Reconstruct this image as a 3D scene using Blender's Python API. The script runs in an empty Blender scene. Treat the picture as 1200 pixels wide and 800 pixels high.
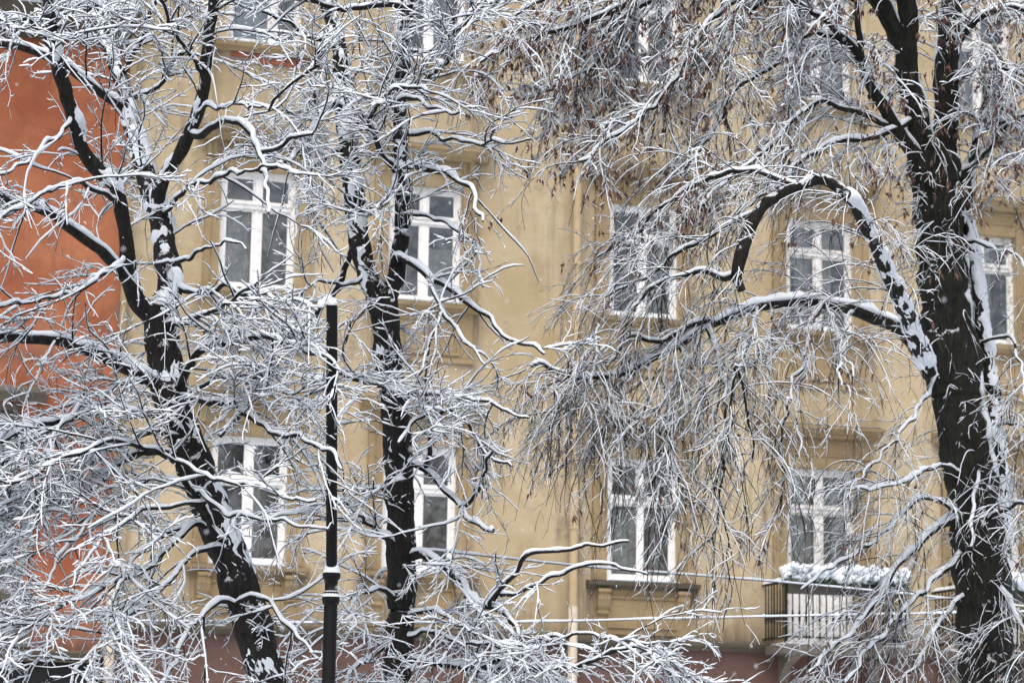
import bpy, math, random
import numpy as np
from mathutils import Matrix, Vector
random.seed(7); rng = np.random.default_rng(11)
S = bpy.context.scene
COL = S.collection
# ---------------------------------------------------------------- camera
FPX, PITCH, ROLL, YAW = 3009.06, math.radians(10.1542), math.radians(0.9055), math.radians(-17.2656)
CAM = np.array([0.0, 0.0, 1.7])
cy_, sy_, cp_, sp_ = math.cos(YAW), math.sin(YAW), math.cos(PITCH), math.sin(PITCH)
FW = np.array([-sy_*cp_, cy_*cp_, sp_]); R0 = np.array([cy_, sy_, 0.0]); U0 = np.cross(R0, FW)
RT = math.cos(ROLL)*R0 + math.sin(ROLL)*U0; UP = -math.sin(ROLL)*R0 + math.cos(ROLL)*U0
cd = bpy.data.cameras.new('camera'); cam = bpy.data.objects.new('camera', cd); COL.objects.link(cam)
M4 = Matrix.Identity(4)
for i in range(3):
    M4[i][0], M4[i][1], M4[i][2], M4[i][3] = RT[i], UP[i], -FW[i], CAM[i]
cam.matrix_world = M4
cd.sensor_width = 36; cd.lens = FPX/1200*36; cd.clip_start = 0.5; cd.clip_end = 2000
cd.dof.use_dof = True; cd.dof.focus_distance = 21.0; cd.dof.aperture_fstop = 3.0
S.camera = cam
# ---------------------------------------------------------------- sky, sun, exposure
SUN_EL, SUN_AZ = math.radians(60), math.radians(205)      # azimuth clockwise from +Y
W = bpy.data.worlds.new('World'); S.world = W; W.use_nodes = True
nt = W.node_tree; nt.nodes.clear()
sky = nt.nodes.new('ShaderNodeTexSky'); sky.sky_type = 'NISHITA'; sky.sun_disc = False
sky.sun_elevation = SUN_EL; sky.sun_rotation = SUN_AZ; sky.dust_density = 6.0; sky.air_density = 1.0; sky.ozone_density = 1.0
hs = nt.nodes.new('ShaderNodeHueSaturation'); hs.inputs['Saturation'].default_value = 1.0   # cloud cover greys the sky
bg = nt.nodes.new('ShaderNodeBackground'); bg.inputs['Strength'].default_value = 0.13
wo = nt.nodes.new('ShaderNodeOutputWorld')
nt.links.new(sky.outputs[0], hs.inputs['Color']); nt.links.new(hs.outputs[0], bg.inputs[0]); nt.links.new(bg.outputs[0], wo.inputs[0])
sl = bpy.data.lights.new('sun', 'SUN'); sl.energy = 1.3; sl.angle = math.radians(60); sl.color = (1.0, 0.99, 0.98)
so = bpy.data.objects.new('sun', sl); COL.objects.link(so)
sd = Vector((math.sin(SUN_AZ)*math.cos(SUN_EL), math.cos(SUN_AZ)*math.cos(SUN_EL), math.sin(SUN_EL)))
so.rotation_euler = sd.to_track_quat('Z', 'Y').to_euler(); so.location = (0, -10, 40)
S.view_settings.view_transform = 'Standard'; S.view_settings.look = 'None'
S.view_settings.exposure = 0.42; S.view_settings.gamma = 1.0; S.view_settings.use_curve_mapping = False

# ---------------------------------------------------------------- helpers
def at(px, py, d):
    return CAM + d*(FW + RT*((px-600)/FPX) - UP*((py-400)/FPX))
WY = 38.0
def wall(px, py, y=WY):
    v = FW + RT*((px-600)/FPX) - UP*((py-400)/FPX)
    return CAM + v*(y-CAM[1])/v[1]
def project(P):
    Q = P-CAM; d = Q@FW
    return 600+FPX*(Q@RT)/d, 400-FPX*(Q@UP)/d, d

def mat(name):
    m = bpy.data.materials.new(name); m.use_nodes = True
    n = m.node_tree; b = n.nodes['Principled BSDF']
    return m, n, b
def simple(name, col, rough=0.7, metal=0.0, spec=None):
    m, n, b = mat(name); b.inputs['Base Color'].default_value = (*col, 1); b.inputs['Roughness'].default_value = rough
    b.inputs['Metallic'].default_value = metal
    if spec is not None: b.inputs['Specular IOR Level'].default_value = spec
    return m
def nd(n, t, **kw):
    x = n.nodes.new(t)
    for k, v in kw.items():
        if k in ('operation', 'blend_type', 'data_type', 'noise_dimensions', 'feature'): setattr(x, k, v)
        else: x.inputs[k].default_value = v
    return x
def coords(n, scale=(1, 1, 1)):
    tc = n.nodes.new('ShaderNodeNewGeometry'); mp = nd(n, 'ShaderNodeMapping'); mp.inputs['Scale'].default_value = scale
    n.links.new(tc.outputs['Position'], mp.inputs['Vector']); return mp.outputs[0]
def noise(n, vec, scale, detail=5, rough=0.6, lo=0.35, hi=0.65):
    t = nd(n, 'ShaderNodeTexNoise', Scale=scale, Detail=detail, Roughness=rough); n.links.new(vec, t.inputs['Vector'])
    r = nd(n, 'ShaderNodeMapRange'); r.inputs['From Min'].default_value = lo; r.inputs['From Max'].default_value = hi
    n.links.new(t.outputs[0], r.inputs['Value']); return r.outputs[0]
def mix(n, fac, a, b):
    x = n.nodes.new('ShaderNodeMix'); x.data_type = 'RGBA'
    if isinstance(fac, float): x.inputs[0].default_value = fac
    else: n.links.new(fac, x.inputs[0])
    for s, v in ((6, a), (7, b)):
        if isinstance(v, tuple): x.inputs[s].default_value = (*v, 1)
        else: n.links.new(v, x.inputs[s])
    return x.outputs[2]
def math2(n, op, a, b):
    x = nd(n, 'ShaderNodeMath', operation=op)
    for i, v in enumerate((a, b)):
        if isinstance(v, (int, float)): x.inputs[i].default_value = v
        else: n.links.new(v, x.inputs[i])
    return x.outputs[0]
def bump(n, b, h, strength, dist):
    x = nd(n, 'ShaderNodeBump', Strength=strength, Distance=dist); n.links.new(h, x.inputs['Height']); n.links.new(x.outputs[0], b.inputs['Normal'])

def plaster(name, base, light, dark, stain, streak_amt=0.5, stain_amt=0.6):
    m, n, b = mat(name); b.inputs['Roughness'].default_value = 0.92; b.inputs['Specular IOR Level'].default_value = 0.2
    v = coords(n)
    c = mix(n, noise(n, v, 0.55, 6, 0.62, 0.38, 0.62), base, light)
    c = mix(n, math2(n, 'MULTIPLY', noise(n, v, 2.3, 7, 0.7, 0.5, 0.72), 0.55), c, dark)
    vs = coords(n, (5.5, 5.5, 0.35))
    st = math2(n, 'MULTIPLY', noise(n, vs, 1.0, 5, 0.6, 0.52, 0.72), noise(n, v, 0.7, 4, 0.6, 0.42, 0.62))
    c = mix(n, math2(n, 'MULTIPLY', st, streak_amt), c, stain)
    c = mix(n, math2(n, 'MULTIPLY', noise(n, v, 1.1, 8, 0.72, 0.58, 0.72), stain_amt), c, stain)
    c = mix(n, math2(n, 'MULTIPLY', noise(n, v, 28, 3, 0.6, 0.4, 0.7), 0.16), c, dark)
    at_ = n.nodes.new('ShaderNodeAttribute'); at_.attribute_name = 'grime'
    gm = math2(n, 'MULTIPLY', at_.outputs['Fac'], math2(n, 'ADD', noise(n, coords(n, (9, 9, 0.5)), 1.0, 5, 0.65, 0.40, 0.62), 0.5))
    c = mix(n, math2(n, 'MINIMUM', gm, 0.85), c, stain)
    rp = noise(n, v, 0.42, 3, 0.5, 0.585, 0.60); c = mix(n, math2(n, 'MULTIPLY', rp, 0.30), c, light)
    n.links.new(c, b.inputs['Base Color'])
    hh = math2(n, 'ADD', noise(n, v, 3.5, 4, 0.6, 0.3, 0.7), math2(n, 'MULTIPLY', noise(n, v, 45, 4, 0.7, 0.3, 0.7), 0.35))
    bump(n, b, hh, 0.5, 0.012)
    return m
M = {}
M['yellow'] = plaster('yellow_plaster', (0.395, 0.315, 0.188), (0.51, 0.43, 0.295), (0.29, 0.215, 0.12), (0.16, 0.125, 0.085), 0.8, 0.75)
M['trim'] = plaster('weathered_trim_plaster', (0.27, 0.20, 0.11), (0.36, 0.28, 0.165), (0.17, 0.12, 0.06), (0.09, 0.08, 0.055), 0.8, 0.8)
M['orange'] = plaster('orange_plaster', (0.265, 0.082, 0.04), (0.41, 0.165, 0.085), (0.15, 0.045, 0.028), (0.13, 0.085, 0.065), 0.9, 0.85)
M['maroon'] = plaster('maroon_plaster', (0.105, 0.06, 0.05), (0.145, 0.09, 0.075), (0.08, 0.047, 0.04), (0.05, 0.04, 0.035))
M['stone'] = plaster('grey_stone', (0.13, 0.115, 0.09), (0.19, 0.17, 0.14), (0.08, 0.07, 0.06), (0.03, 0.03, 0.028))
M['ledge'] = plaster('sooty_ledge', (0.085, 0.075, 0.055), (0.15, 0.125, 0.09), (0.05, 0.045, 0.035), (0.02, 0.02, 0.018))
M['brick'] = plaster('red_brick', (0.30, 0.085, 0.045), (0.38, 0.13, 0.075), (0.19, 0.06, 0.04), (0.10, 0.06, 0.05))
M['mortar'] = simple('crumbling_mortar', (0.24, 0.19, 0.15), 0.95)
M['pipe'] = plaster('cream_pipe_paint', (0.43, 0.33, 0.195), (0.50, 0.40, 0.255), (0.35, 0.25, 0.14), (0.2, 0.155, 0.10))
M['pipe_new'] = plaster('pale_pipe_paint', (0.55, 0.48, 0.36), (0.60, 0.54, 0.43), (0.48, 0.41, 0.30), (0.3, 0.25, 0.19))
# painted window wood
m, n, b = mat('white_window_paint'); v = coords(n)
n.links.new(mix(n, noise(n, v, 9, 5, 0.7, 0.5, 0.7), (0.80, 0.80, 0.79), (0.62, 0.61, 0.57)), b.inputs['Base Color']); b.inputs['Roughness'].default_value = 0.5
M['white'] = m
m, n, b = mat('flaking_window_paint'); v = coords(n)
n.links.new(mix(n, noise(n, v, 14, 6, 0.75, 0.5, 0.6), (0.72, 0.72, 0.70), (0.33, 0.31, 0.27)), b.inputs['Base Color']); b.inputs['Roughness'].default_value = 0.6
M['flaky'] = m
# window glass
m, n, b = mat('window_glass'); n.nodes.remove(b)
tr = nd(n, 'ShaderNodeBsdfTransparent', Color=(0.90, 0.92, 0.92, 1)); gl = nd(n, 'ShaderNodeBsdfGlossy', Roughness=0.03)
fr = nd(n, 'ShaderNodeFresnel', IOR=1.5); ms = n.nodes.new('ShaderNodeMixShader')
tx = nd(n, 'ShaderNodeTexNoise', Scale=1.6, Detail=2.0); gp = n.nodes.new('ShaderNodeNewGeometry'); n.links.new(gp.outputs['Position'], tx.inputs['Vector'])
bp = nd(n, 'ShaderNodeBump', Strength=0.25, Distance=0.03); n.links.new(tx.outputs[0], bp.inputs['Height']); n.links.new(bp.outputs[0], gl.inputs['Normal'])
n.links.new(math2(n, 'MULTIPLY', fr.outputs[0], 2.4), ms.inputs[0]); n.links.new(tr.outputs[0], ms.inputs[1]); n.links.new(gl.outputs[0], ms.inputs[2])
df = nd(n, 'ShaderNodeBsdfDiffuse', Color=(0.5, 0.52, 0.53, 1)); m2 = n.nodes.new('ShaderNodeMixShader')  # pale mottling painted into the panes to stand for reflected snowy trees
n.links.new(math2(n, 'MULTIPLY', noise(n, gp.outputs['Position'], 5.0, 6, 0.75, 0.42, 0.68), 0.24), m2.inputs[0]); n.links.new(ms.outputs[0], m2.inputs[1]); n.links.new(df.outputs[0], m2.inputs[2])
n.links.new(m2.outputs[0], n.nodes['Material Output'].inputs[0]); M['glass'] = m
M['room'] = simple('dim_room', (0.14, 0.125, 0.11), 0.95)
m, n, b = mat('lace_curtain'); v = coords(n)
n.links.new(mix(n, noise(n, v, 20, 4, 0.6, 0.4, 0.6), (0.78, 0.78, 0.76), (0.58, 0.58, 0.56)), b.inputs['Base Color']); b.inputs['Roughness'].default_value = 0.9
M['curtain'] = m
M['blind'] = simple('pale_blue_blind', (0.60, 0.72, 0.80), 0.8)
M['iron'] = simple('black_iron', (0.008, 0.008, 0.009), 0.55, spec=0.25)
M['zinc'] = simple('pale_zinc_gutter', (0.55, 0.62, 0.66), 0.4, 0.6)
M['cable'] = simple('black_cable', (0.02, 0.02, 0.02), 0.6)
M['dark'] = simple('dark_shopfront_board', (0.012, 0.012, 0.013), 0.6, spec=0.2)
M['roof'] = simple('dark_roof_tin', (0.06, 0.06, 0.065), 0.6)
M['leaf'] = simple('evergreen_leaf', (0.03, 0.06, 0.025), 0.6)
M['planter'] = simple('dark_planter_box', (0.05, 0.045, 0.04), 0.8)
# snow
m, n, b = mat('snow'); v = coords(n)
n.links.new(mix(n, noise(n, v, 6, 3, 0.6, 0.35, 0.65), (0.80, 0.87, 0.94), (0.87, 0.92, 0.965)), b.inputs['Base Color'])
b.inputs['Roughness'].default_value = 0.75; b.inputs['Specular IOR Level'].default_value = 0.2
bump(n, b, noise(n, v, 55, 4, 0.65, 0.3, 0.7), 0.35, 0.01); M['snow'] = m
# bark, near black when wet, with wind-plastered snow patches
def bark(name, thr, col=(0.008, 0.0075, 0.0075), col2=(0.038, 0.034, 0.031)):
    m, n, b = mat(name); v = coords(n); vz = coords(n, (1, 1, 0.22))
    furrow = noise(n, vz, 24, 6, 0.7, 0.32, 0.68)
    base = mix(n, furrow, col, col2)
    g = n.nodes.new('ShaderNodeNewGeometry'); dp = nd(n, 'ShaderNodeVectorMath', operation='DOT_PRODUCT')
    n.links.new(g.outputs['Normal'], dp.inputs[0]); dp.inputs[1].default_value = (-0.25, -0.45, 0.86)
    t = nd(n, 'ShaderNodeTexNoise', Scale=9.0, Detail=6.0, Roughness=0.68); n.links.new(v, t.inputs['Vector'])
    sm = math2(n, 'ADD', math2(n, 'MULTIPLY', dp.outputs['Value'], 0.42), t.outputs[0])
    r = nd(n, 'ShaderNodeMapRange'); r.inputs['From Min'].default_value = thr; r.inputs['From Max'].default_value = thr+0.03; n.links.new(sm, r.inputs['Value'])
    n.links.new(mix(n, r.outputs[0], base, (0.82, 0.84, 0.87)), b.inputs['Base Color'])
    b.inputs['Roughness'].default_value = 0.8; b.inputs['Specular IOR Level'].default_value = 0.25
    bump(n, b, math2(n, 'ADD', furrow, math2(n, 'MULTIPLY', r.outputs[0], 1.2)), 0.9, 0.02)
    return m
M['bark'] = bark('wet_black_bark', 0.84)
M['bark_snowy'] = bark('snow_plastered_bark', 0.70)
M['bark_mossy'] = bark('wet_mossy_bark', 0.85, (0.007, 0.007, 0.006), (0.04, 0.04, 0.031))
M['twig'] = simple('wet_twig', (0.014, 0.011, 0.010), 0.7, spec=0.3)
m, n, b = mat('dry_bract'); v = coords(n)
n.links.new(mix(n, noise(n, v, 9, 2, 0.6, 0.35, 0.65), (0.06, 0.026, 0.02), (0.20, 0.11, 0.08)), b.inputs['Base Color']); b.inputs['Roughness'].default_value = 0.8
M['bract'] = m

# ---------------------------------------------------------------- object helpers
def tag(o, label=None, cat=None, group=None, kind=None):
    for k, v in (('label', label), ('category', cat), ('group', group), ('kind', kind)):
        if v: o[k] = v
    return o
def empty(name, loc, label, cat, group=None):
    o = bpy.data.objects.new(name, None); COL.objects.link(o); o.location = loc; o.empty_display_size = 0.3
    return tag(o, label, cat, group)
def nmesh(name, V, F, material, smooth=False, F3=None):
    V = np.asarray(V, np.float32); me = bpy.data.meshes.new(name)
    F = np.asarray(F, np.int32).reshape(-1, 4) if F is not None and len(F) else np.zeros((0, 4), np.int32)
    F3 = np.asarray(F3, np.int32).reshape(-1, 3) if F3 is not None and len(F3) else np.zeros((0, 3), np.int32)
    me.vertices.add(len(V)); me.vertices.foreach_set('co', V.ravel())
    nl = F.size+F3.size; me.loops.add(nl); me.loops.foreach_set('vertex_index', np.concatenate([F.ravel(), F3.ravel()]))
    me.polygons.add(len(F)+len(F3))
    ls = np.concatenate([np.arange(len(F))*4, F.size+np.arange(len(F3))*3]).astype(np.int32)
    me.polygons.foreach_set('loop_start', ls)
    me.polygons.foreach_set('use_smooth', np.full(len(ls), smooth))
    me.materials.append(material); me.update(calc_edges=True); me.validate()
    return me
BF = np.array([[0, 3, 2, 1], [4, 5, 6, 7], [0, 1, 5, 4], [1, 2, 6, 5], [2, 3, 7, 6], [3, 0, 4, 7]])
class MB:
    def __init__(s): s.V = []; s.F = []; s.n = 0; s.T = []
    def add(s, V, F, T=None):
        s.V.append(np.asarray(V, float)); s.F.append(np.asarray(F, int).reshape(-1, 4)+s.n)
        if T is not None: s.T.append(np.asarray(T, int).reshape(-1, 3)+s.n)
        s.n += len(V); return s
    def box(s, x0, x1, y0, y1, z0, z1):
        return s.add([(x0, y0, z0), (x1, y0, z0), (x1, y1, z0), (x0, y1, z0), (x0, y0, z1), (x1, y0, z1), (x1, y1, z1), (x0, y1, z1)], BF)
    def prof(s, x0, x1, pts, ends=True):
        """extrude a (y,z) outline along x"""
        k = len(pts); V = [(x0, y, z) for y, z in pts]+[(x1, y, z) for y, z in pts]
        F = [(i, (i+1) % k, k+(i+1) % k, k+i) for i in range(k)]
        c = np.mean(pts, axis=0); V += [(x0, *c), (x1, *c)]
        T = [(2*k, (i+1) % k, i) for i in range(k)]+[(2*k+1, k+i, k+(i+1) % k) for i in range(k)]
        return s.add(V, F, T)
    def lathe(s, c, prof, k=16):
        V = []; F = []
        for r, z in prof:
            for i in range(k):
                a = 2*math.pi*i/k; V.append((c[0]+r*math.cos(a), c[1]+r*math.sin(a), z))
        for j in range(len(prof)-1):
            for i in range(k):
                F.append((j*k+i, j*k+(i+1) % k, (j+1)*k+(i+1) % k, (j+1)*k+i))
        return s.add(V, F)
    def mesh(s, name, material, smooth=False):
        return nmesh(name, np.concatenate(s.V), np.concatenate(s.F), material, smooth, np.concatenate(s.T) if s.T else None)
    def build(s, name, material, parent=None, smooth=False, shift=(0, 0, 0)):
        V = np.concatenate(s.V)
        o = bpy.data.objects.new(name, nmesh(name, V, np.concatenate(s.F), material, smooth, np.concatenate(s.T) if s.T else None))
        COL.objects.link(o)
        if parent is not None: attach(o, parent)
        return o
def worldloc(p):
    l = Vector((0, 0, 0))
    while p is not None: l += p.location; p = p.parent
    return l
def attach(o, parent):
    o.parent = parent; w = worldloc(parent); o.location = o.location-w
    return o
def child(name, me, parent):
    o = bpy.data.objects.new(name, me); COL.objects.link(o); return attach(o, parent)

# tubes: P (n,N,3) centre lines, R (n,N) radii, K sides
def frames(P):
    T = np.gradient(P, axis=1); T /= np.linalg.norm(T, axis=2, keepdims=True)+1e-9
    Z = np.zeros_like(T); Z[..., 2] = 1.0
    Sd = np.cross(T, Z); ln = np.linalg.norm(Sd, axis=2, keepdims=True)
    fb = np.zeros_like(T); fb[..., 0] = 1.0
    Sd = np.where(ln > 0.05, Sd/(ln+1e-9), fb)
    Sd = Sd-T*np.sum(Sd*T, axis=2, keepdims=True); Sd /= np.linalg.norm(Sd, axis=2, keepdims=True)+1e-9
    Uq = np.cross(Sd, T); hor = np.linalg.norm(T[..., :2], axis=2)
    return T, Sd, Uq, hor
def grid_faces(n, N, K):
    a = np.arange(n)[:, None, None]*(N*K)+np.arange(N-1)[None, :, None]*K
    k = np.arange(K)[None, None, :]; k2 = (k+1) % K
    return np.stack([a+k, a+k2, a+K+k2, a+K+k], axis=-1).reshape(-1, 4)
def tube(P, R, K, lump=0.0):
    n, N, _ = P.shape; T, Sd, Uq, hor = frames(P)
    th = np.arange(K)*2*math.pi/K
    rr = R[..., None]*np.ones(K)
    if lump:
        w = smooth2(rng.normal(0, 1, rr.shape[1:]), 3); w2 = smooth2(rng.normal(0, 1, rr.shape[1:]), 1)
        rr = rr*(1+lump*0.8*w+lump*0.35*w2)
    V = P[:, :, None, :]+Sd[:, :, None, :]*(np.cos(th)*rr)[..., None]+Uq[:, :, None, :]*(np.sin(th)*rr)[..., None]
    return V.reshape(-1, 3), grid_faces(n, N, K)
def snowcap(P, R, K, depth, amount=1.0, lump=0.35, gap=0.0, minhor=0.25, big=0.0):
    """a pillow of snow lying along the upper side of each tube"""
    n, N, _ = P.shape; T, Sd, Uq, hor = frames(P)
    w = rng.normal(0, 1, (n, N)); w = (w+np.roll(w, 1, 1)+np.roll(w, -1, 1))/1.75
    h = depth*np.clip((hor-minhor*0.4)/(0.9-minhor*0.4), 0.0, 1.0)**0.8*np.clip(1+lump*w, 0.15, 2.0)*amount
    if big:
        q = rng.normal(0, 1, (n, N))
        for _ in range(6): q = (q+np.roll(q, 1, 1)+np.roll(q, -1, 1))/3
        h = h*np.clip(1+big*q/(q.std()+1e-6), 0.1, 2)
    if gap: h = h*(rng.random((n, N)) > gap)
    h[:, 0] *= 0.3; h[:, -1] *= 0.45
    th = np.radians(np.linspace(-92, 92, K))
    live = (h > 0.0015)
    half = np.where(live, R*0.90+0.20*h, R*0.4); ht = np.where(live, h+R*0.55, R*0.2)
    C = P+Uq*(R*0.45)[..., None]
    V = C[:, :, None, :]+Sd[:, :, None, :]*(np.sin(th)*half[..., None])[..., None]+Uq[:, :, None, :]*(np.cos(th)*ht[..., None])[..., None]
    return V.reshape(-1, 3), grid_faces(n, N, K)
def smooth2(a, k):
    for _ in range(k):
        a = (a+np.roll(a, 1, 0)+np.roll(a, -1, 0))/3; a = (a+np.roll(a, 1, 1)+np.roll(a, -1, 1))/3
    return a/(a.std()+1e-9)
def snowpatch(c, K, thr, h, wdir, bias=1.2, fine=0.03):
    """wind plastered snow: lumps standing proud of a stem where they cling, sunk into the bark elsewhere"""
    sg = np.concatenate([[0], np.cumsum(np.linalg.norm(np.diff(c[:, :3], axis=0), axis=1))]); s = np.arange(0, sg[-1], fine)
    P = np.stack([np.interp(s, sg, c[:, k]) for k in range(4)], 1); N = len(P)
    T, Sd, Uq, hor = frames(P[None, :, :3]); th = np.arange(K)*2*math.pi/K
    nr = Sd[0][:, None]*np.cos(th)[None, :, None]+Uq[0][:, None]*np.sin(th)[None, :, None]
    st = rng.normal(0, 1, (N, K))
    for _ in range(5): st = (st+np.roll(st, 1, 0)+np.roll(st, -1, 0))/3
    f = smooth2(rng.normal(0, 1, (N, K)), 2)*0.55+smooth2(rng.normal(0, 1, (N, K)), 8)*0.55+st/st.std()*0.45+bias*(nr@np.array(wdir))-thr
    f = f+0.30*rng.normal(0, 1, f.shape); q = np.clip(f*0.6, -1.5, 1.2); rr = P[:, 3:4]*1.02+np.where(q > 0, h*1.25*np.abs(q)**0.85, 0.02*q)
    rr = np.maximum(rr, P[:, 3:4]*0.3); rr[0] = P[0, 3]*0.3; rr[-1] = P[-1, 3]*0.3
    V = P[:, None, :3]+nr*rr[..., None]
    return V.reshape(-1, 3), grid_faces(1, N, K)
def catmull(pts, step):
    pts = np.asarray(pts, float); out = []
    q = np.vstack([2*pts[0]-pts[1], pts, 2*pts[-1]-pts[-2]])
    for i in range(1, len(q)-2):
        L = np.linalg.norm(q[i+1, :3]-q[i, :3]); m = max(2, int(round(L/step)))
        t = (np.arange(m)/m)[:, None]
        out.append(0.5*((2*q[i])+(q[i+1]-q[i-1])*t+(2*q[i-1]-5*q[i]+4*q[i+1]-q[i+2])*t**2+(3*q[i]-q[i-1]-3*q[i+1]+q[i+2])*t**3))
    out.append(pts[-1][None]); return np.vstack(out)

# ================================================================ SETTING
g = MB(); g.add([(-300, -300, 0), (300, -300, 0), (300, 400, 0), (-300, 400, 0)], [(0, 1, 2, 3)])
tag(g.build('ground', M['snow']), 'snow covered street ground', None, None, 'structure')
M['slush'] = plaster('wet_slushy_asphalt', (0.06, 0.06, 0.065), (0.12, 0.12, 0.125), (0.045, 0.045, 0.05), (0.3, 0.31, 0.33))
rd = MB(); rd.add([(-300, -14, 0.004), (300, -14, 0.004), (300, 17.5, 0.004), (-300, 17.5, 0.004)], [(0, 1, 2, 3)])  # unseen dark road, added to weaken the light bounced off the ground
tag(rd.build('road', M['slush']), 'unseen wet slushy asphalt road in front of the trees, added to cut bounce light', None, None, 'structure')
pv = MB().box(-40, 60, 33.5, 37.7, 0.004, 0.13)
tag(pv.build('pavement', M['snow']), 'snow covered pavement in front of the houses', None, None, 'structure')

# ================================================================ YELLOW HOUSE
ZB = 1.7
ROWS = [(12.82+0.65+ZB, 12.82+ZB, 11.52+ZB), (9.51+ZB, 8.97+ZB, 7.65+ZB), (5.39+ZB, 4.72+ZB, 3.44+ZB)]   # top, transom, bottom
COLS = [(7.10, 8.29), (9.77, 10.96), (13.42, 14.61), (16.49, 17.70), (19.48, 20.69), (22.40, 23.60)]
LEDGE = 2.51+ZB
XL = wall(129, 740)[0]; XR = 30.0; TOP = 17.6
yh = empty('tenement_house', (XL+8, WY, 0), 'weathered yellow plaster tenement house with white windows behind the trees', 'building')
holes = []
for ci, (a, b_) in enumerate(COLS):
    for ri, (t, m_, bt) in enumerate(ROWS):
        if ci == 3 and ri == 2: bt = LEDGE+0.02     # balcony door
        if ci == 4 and ri == 2: bt = LEDGE+0.02
        holes.append((a, b_, bt, t))
def holed_wall(name, x0, x1, z0, z1, y, holes, material, parent, depth=0.22):
    xs = sorted({x0, x1, *[h[0] for h in holes], *[h[1] for h in holes]}); zs = sorted({z0, z1, *[h[2] for h in holes], *[h[3] for h in holes]})
    def fill(q, st):
        o = []
        for p, r in zip(q[:-1], q[1:]): o += list(np.linspace(p, r, max(1, int((r-p)/st))+1)[:-1])
        return o+[q[-1]]
    xs, zs = fill(xs, 0.13), fill(zs, 0.16)
    mb = MB()
    for i in range(len(xs)-1):
        for j in range(len(zs)-1):
            cx, cz = (xs[i]+xs[i+1])/2, (zs[j]+zs[j+1])/2
            if any(h[0] < cx < h[1] and h[2] < cz < h[3] for h in holes): continue
            mb.add([(xs[i], y, zs[j]), (xs[i+1], y, zs[j]), (xs[i+1], y, zs[j+1]), (xs[i], y, zs[j+1])], [(0, 1, 2, 3)])
    for a, b_, c, d in holes:
        y2 = y+depth
        mb.add([(a, y, c), (a, y2, c), (a, y2, d), (a, y, d)], [(0, 1, 2, 3)]); mb.add([(b_, y, c), (b_, y, d), (b_, y2, d), (b_, y2, c)], [(0, 1, 2, 3)])
        mb.add([(a, y, d), (a, y2, d), (b_, y2, d), (b_, y, d)], [(0, 1, 2, 3)]); mb.add([(a, y, c), (b_, y, c), (b_, y2, c), (a, y2, c)], [(0, 1, 2, 3)])
    # sides, top and back
    yb = y+9
    mb.add([(x0, y, z0), (x0, y, z1), (x0, yb, z1), (x0, yb, z0), (x1, y, z0), (x1, y, z1), (x1, yb, z1), (x1, yb, z0)],
           [(0, 1, 2, 3), (4, 7, 6, 5), (1, 5, 6, 2), (3, 2, 6, 7), (0, 3, 7, 4)])
    o = mb.build(name, material, parent)
    co = np.concatenate(mb.V); x, z = co[:, 0], co[:, 2]; gr = np.zeros(len(co))
    for a, b_, c, d in holes:                # rain drips below the sills, soot beside the heads
        zz = c-0.14; below = (z < zz)*np.exp(-np.clip(zz-z, 0, 9)/0.75)
        ends = np.exp(-((x-(a-0.26))/0.16)**2)+np.exp(-((x-(b_+0.26))/0.16)**2); mid = ((x > a-0.3) & (x < b_+0.3))*0.45
        gr = np.maximum(gr, below*np.clip(ends+mid, 0, 1))
        top = d+0.66; gr = np.maximum(gr, 0.55*(z > top)*np.exp(-np.clip(z-top, 0, 9)/0.22)*((x > a-0.45) & (x < b_+0.45)))
    gr = np.maximum(gr, 0.9*np.exp(-(z-z0)/0.32))
    gr = np.maximum(gr, 0.45*np.exp(-((x-PIPEX-0.1)/0.16)**2))
    me = o.data; at_ = me.attributes.new('grime', 'FLOAT', 'POINT'); at_.data.foreach_set('value', gr.astype(np.float32))
    return o
PIPEX = wall(667, 745)[0]
holed_wall('wall', XL, XR, LEDGE, TOP, WY, holes, M['yellow'], yh)
MB().box(XL, XR, WY-0.05, WY+9, 0.0, LEDGE-0.12).build('ground_floor_wall', M['maroon'], yh)
MB().prof(XL, XR, [(WY+0.2, LEDGE-0.12), (WY-0.10, LEDGE-0.12), (WY-0.12, LEDGE-0.07), (WY-0.2, LEDGE-0.05), (WY-0.22, LEDGE), (WY-0.06, LEDGE+0.05), (WY+0.2, LEDGE+0.05)]).build('ledge', M['ledge'], yh)
MB().prof(XL-0.1, XR, [(WY+1, TOP), (WY-0.15, TOP), (WY-0.25, TOP+0.25), (WY-0.6, TOP+0.35), (WY-0.65, TOP+0.6), (WY+1, TOP+0.6)]).build('roof_cornice', M['trim'], yh)
MB().add([(XL, WY-0.6, TOP+0.61), (XR, WY-0.6, TOP+0.61), (XR, WY+5, TOP+3.2), (XL, WY+5, TOP+3.2), (XR, WY+9, TOP+0.61), (XL, WY+9, TOP+0.61)], [(0, 1, 2, 3), (3, 2, 4, 5)]).build('roof', M['snow'], yh)

def lumpy_strip(x0, x1, y0, y1, z, h, seed=0):
    """a pillow of snow on a ledge"""
    r = np.random.default_rng(seed); n = max(6, int((x1-x0)/0.035)); xs = np.linspace(x0, x1, n)
    hh = h*(0.7+0.35*np.convolve(r.normal(0, 1, n+6), np.ones(7)/3.2, 'valid')[:n]); hh = np.clip(hh, h*0.15, h*2); hh[0] *= .3; hh[-1] *= .3
    V = []
    for x, q in zip(xs, hh):
        V += [(x, y0, z-0.001), (x, y0-0.012, z+q*0.55), (x, y0*0.6+y1*0.4, z+q), (x, y1, z+q*0.7), (x, y1, z-0.001)]
    F = [(i*5+k, (i+1)*5+k, (i+1)*5+k+1, i*5+k+1) for i in range(n-1) for k in range(4)]
    return MB().add(V, F)

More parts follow.
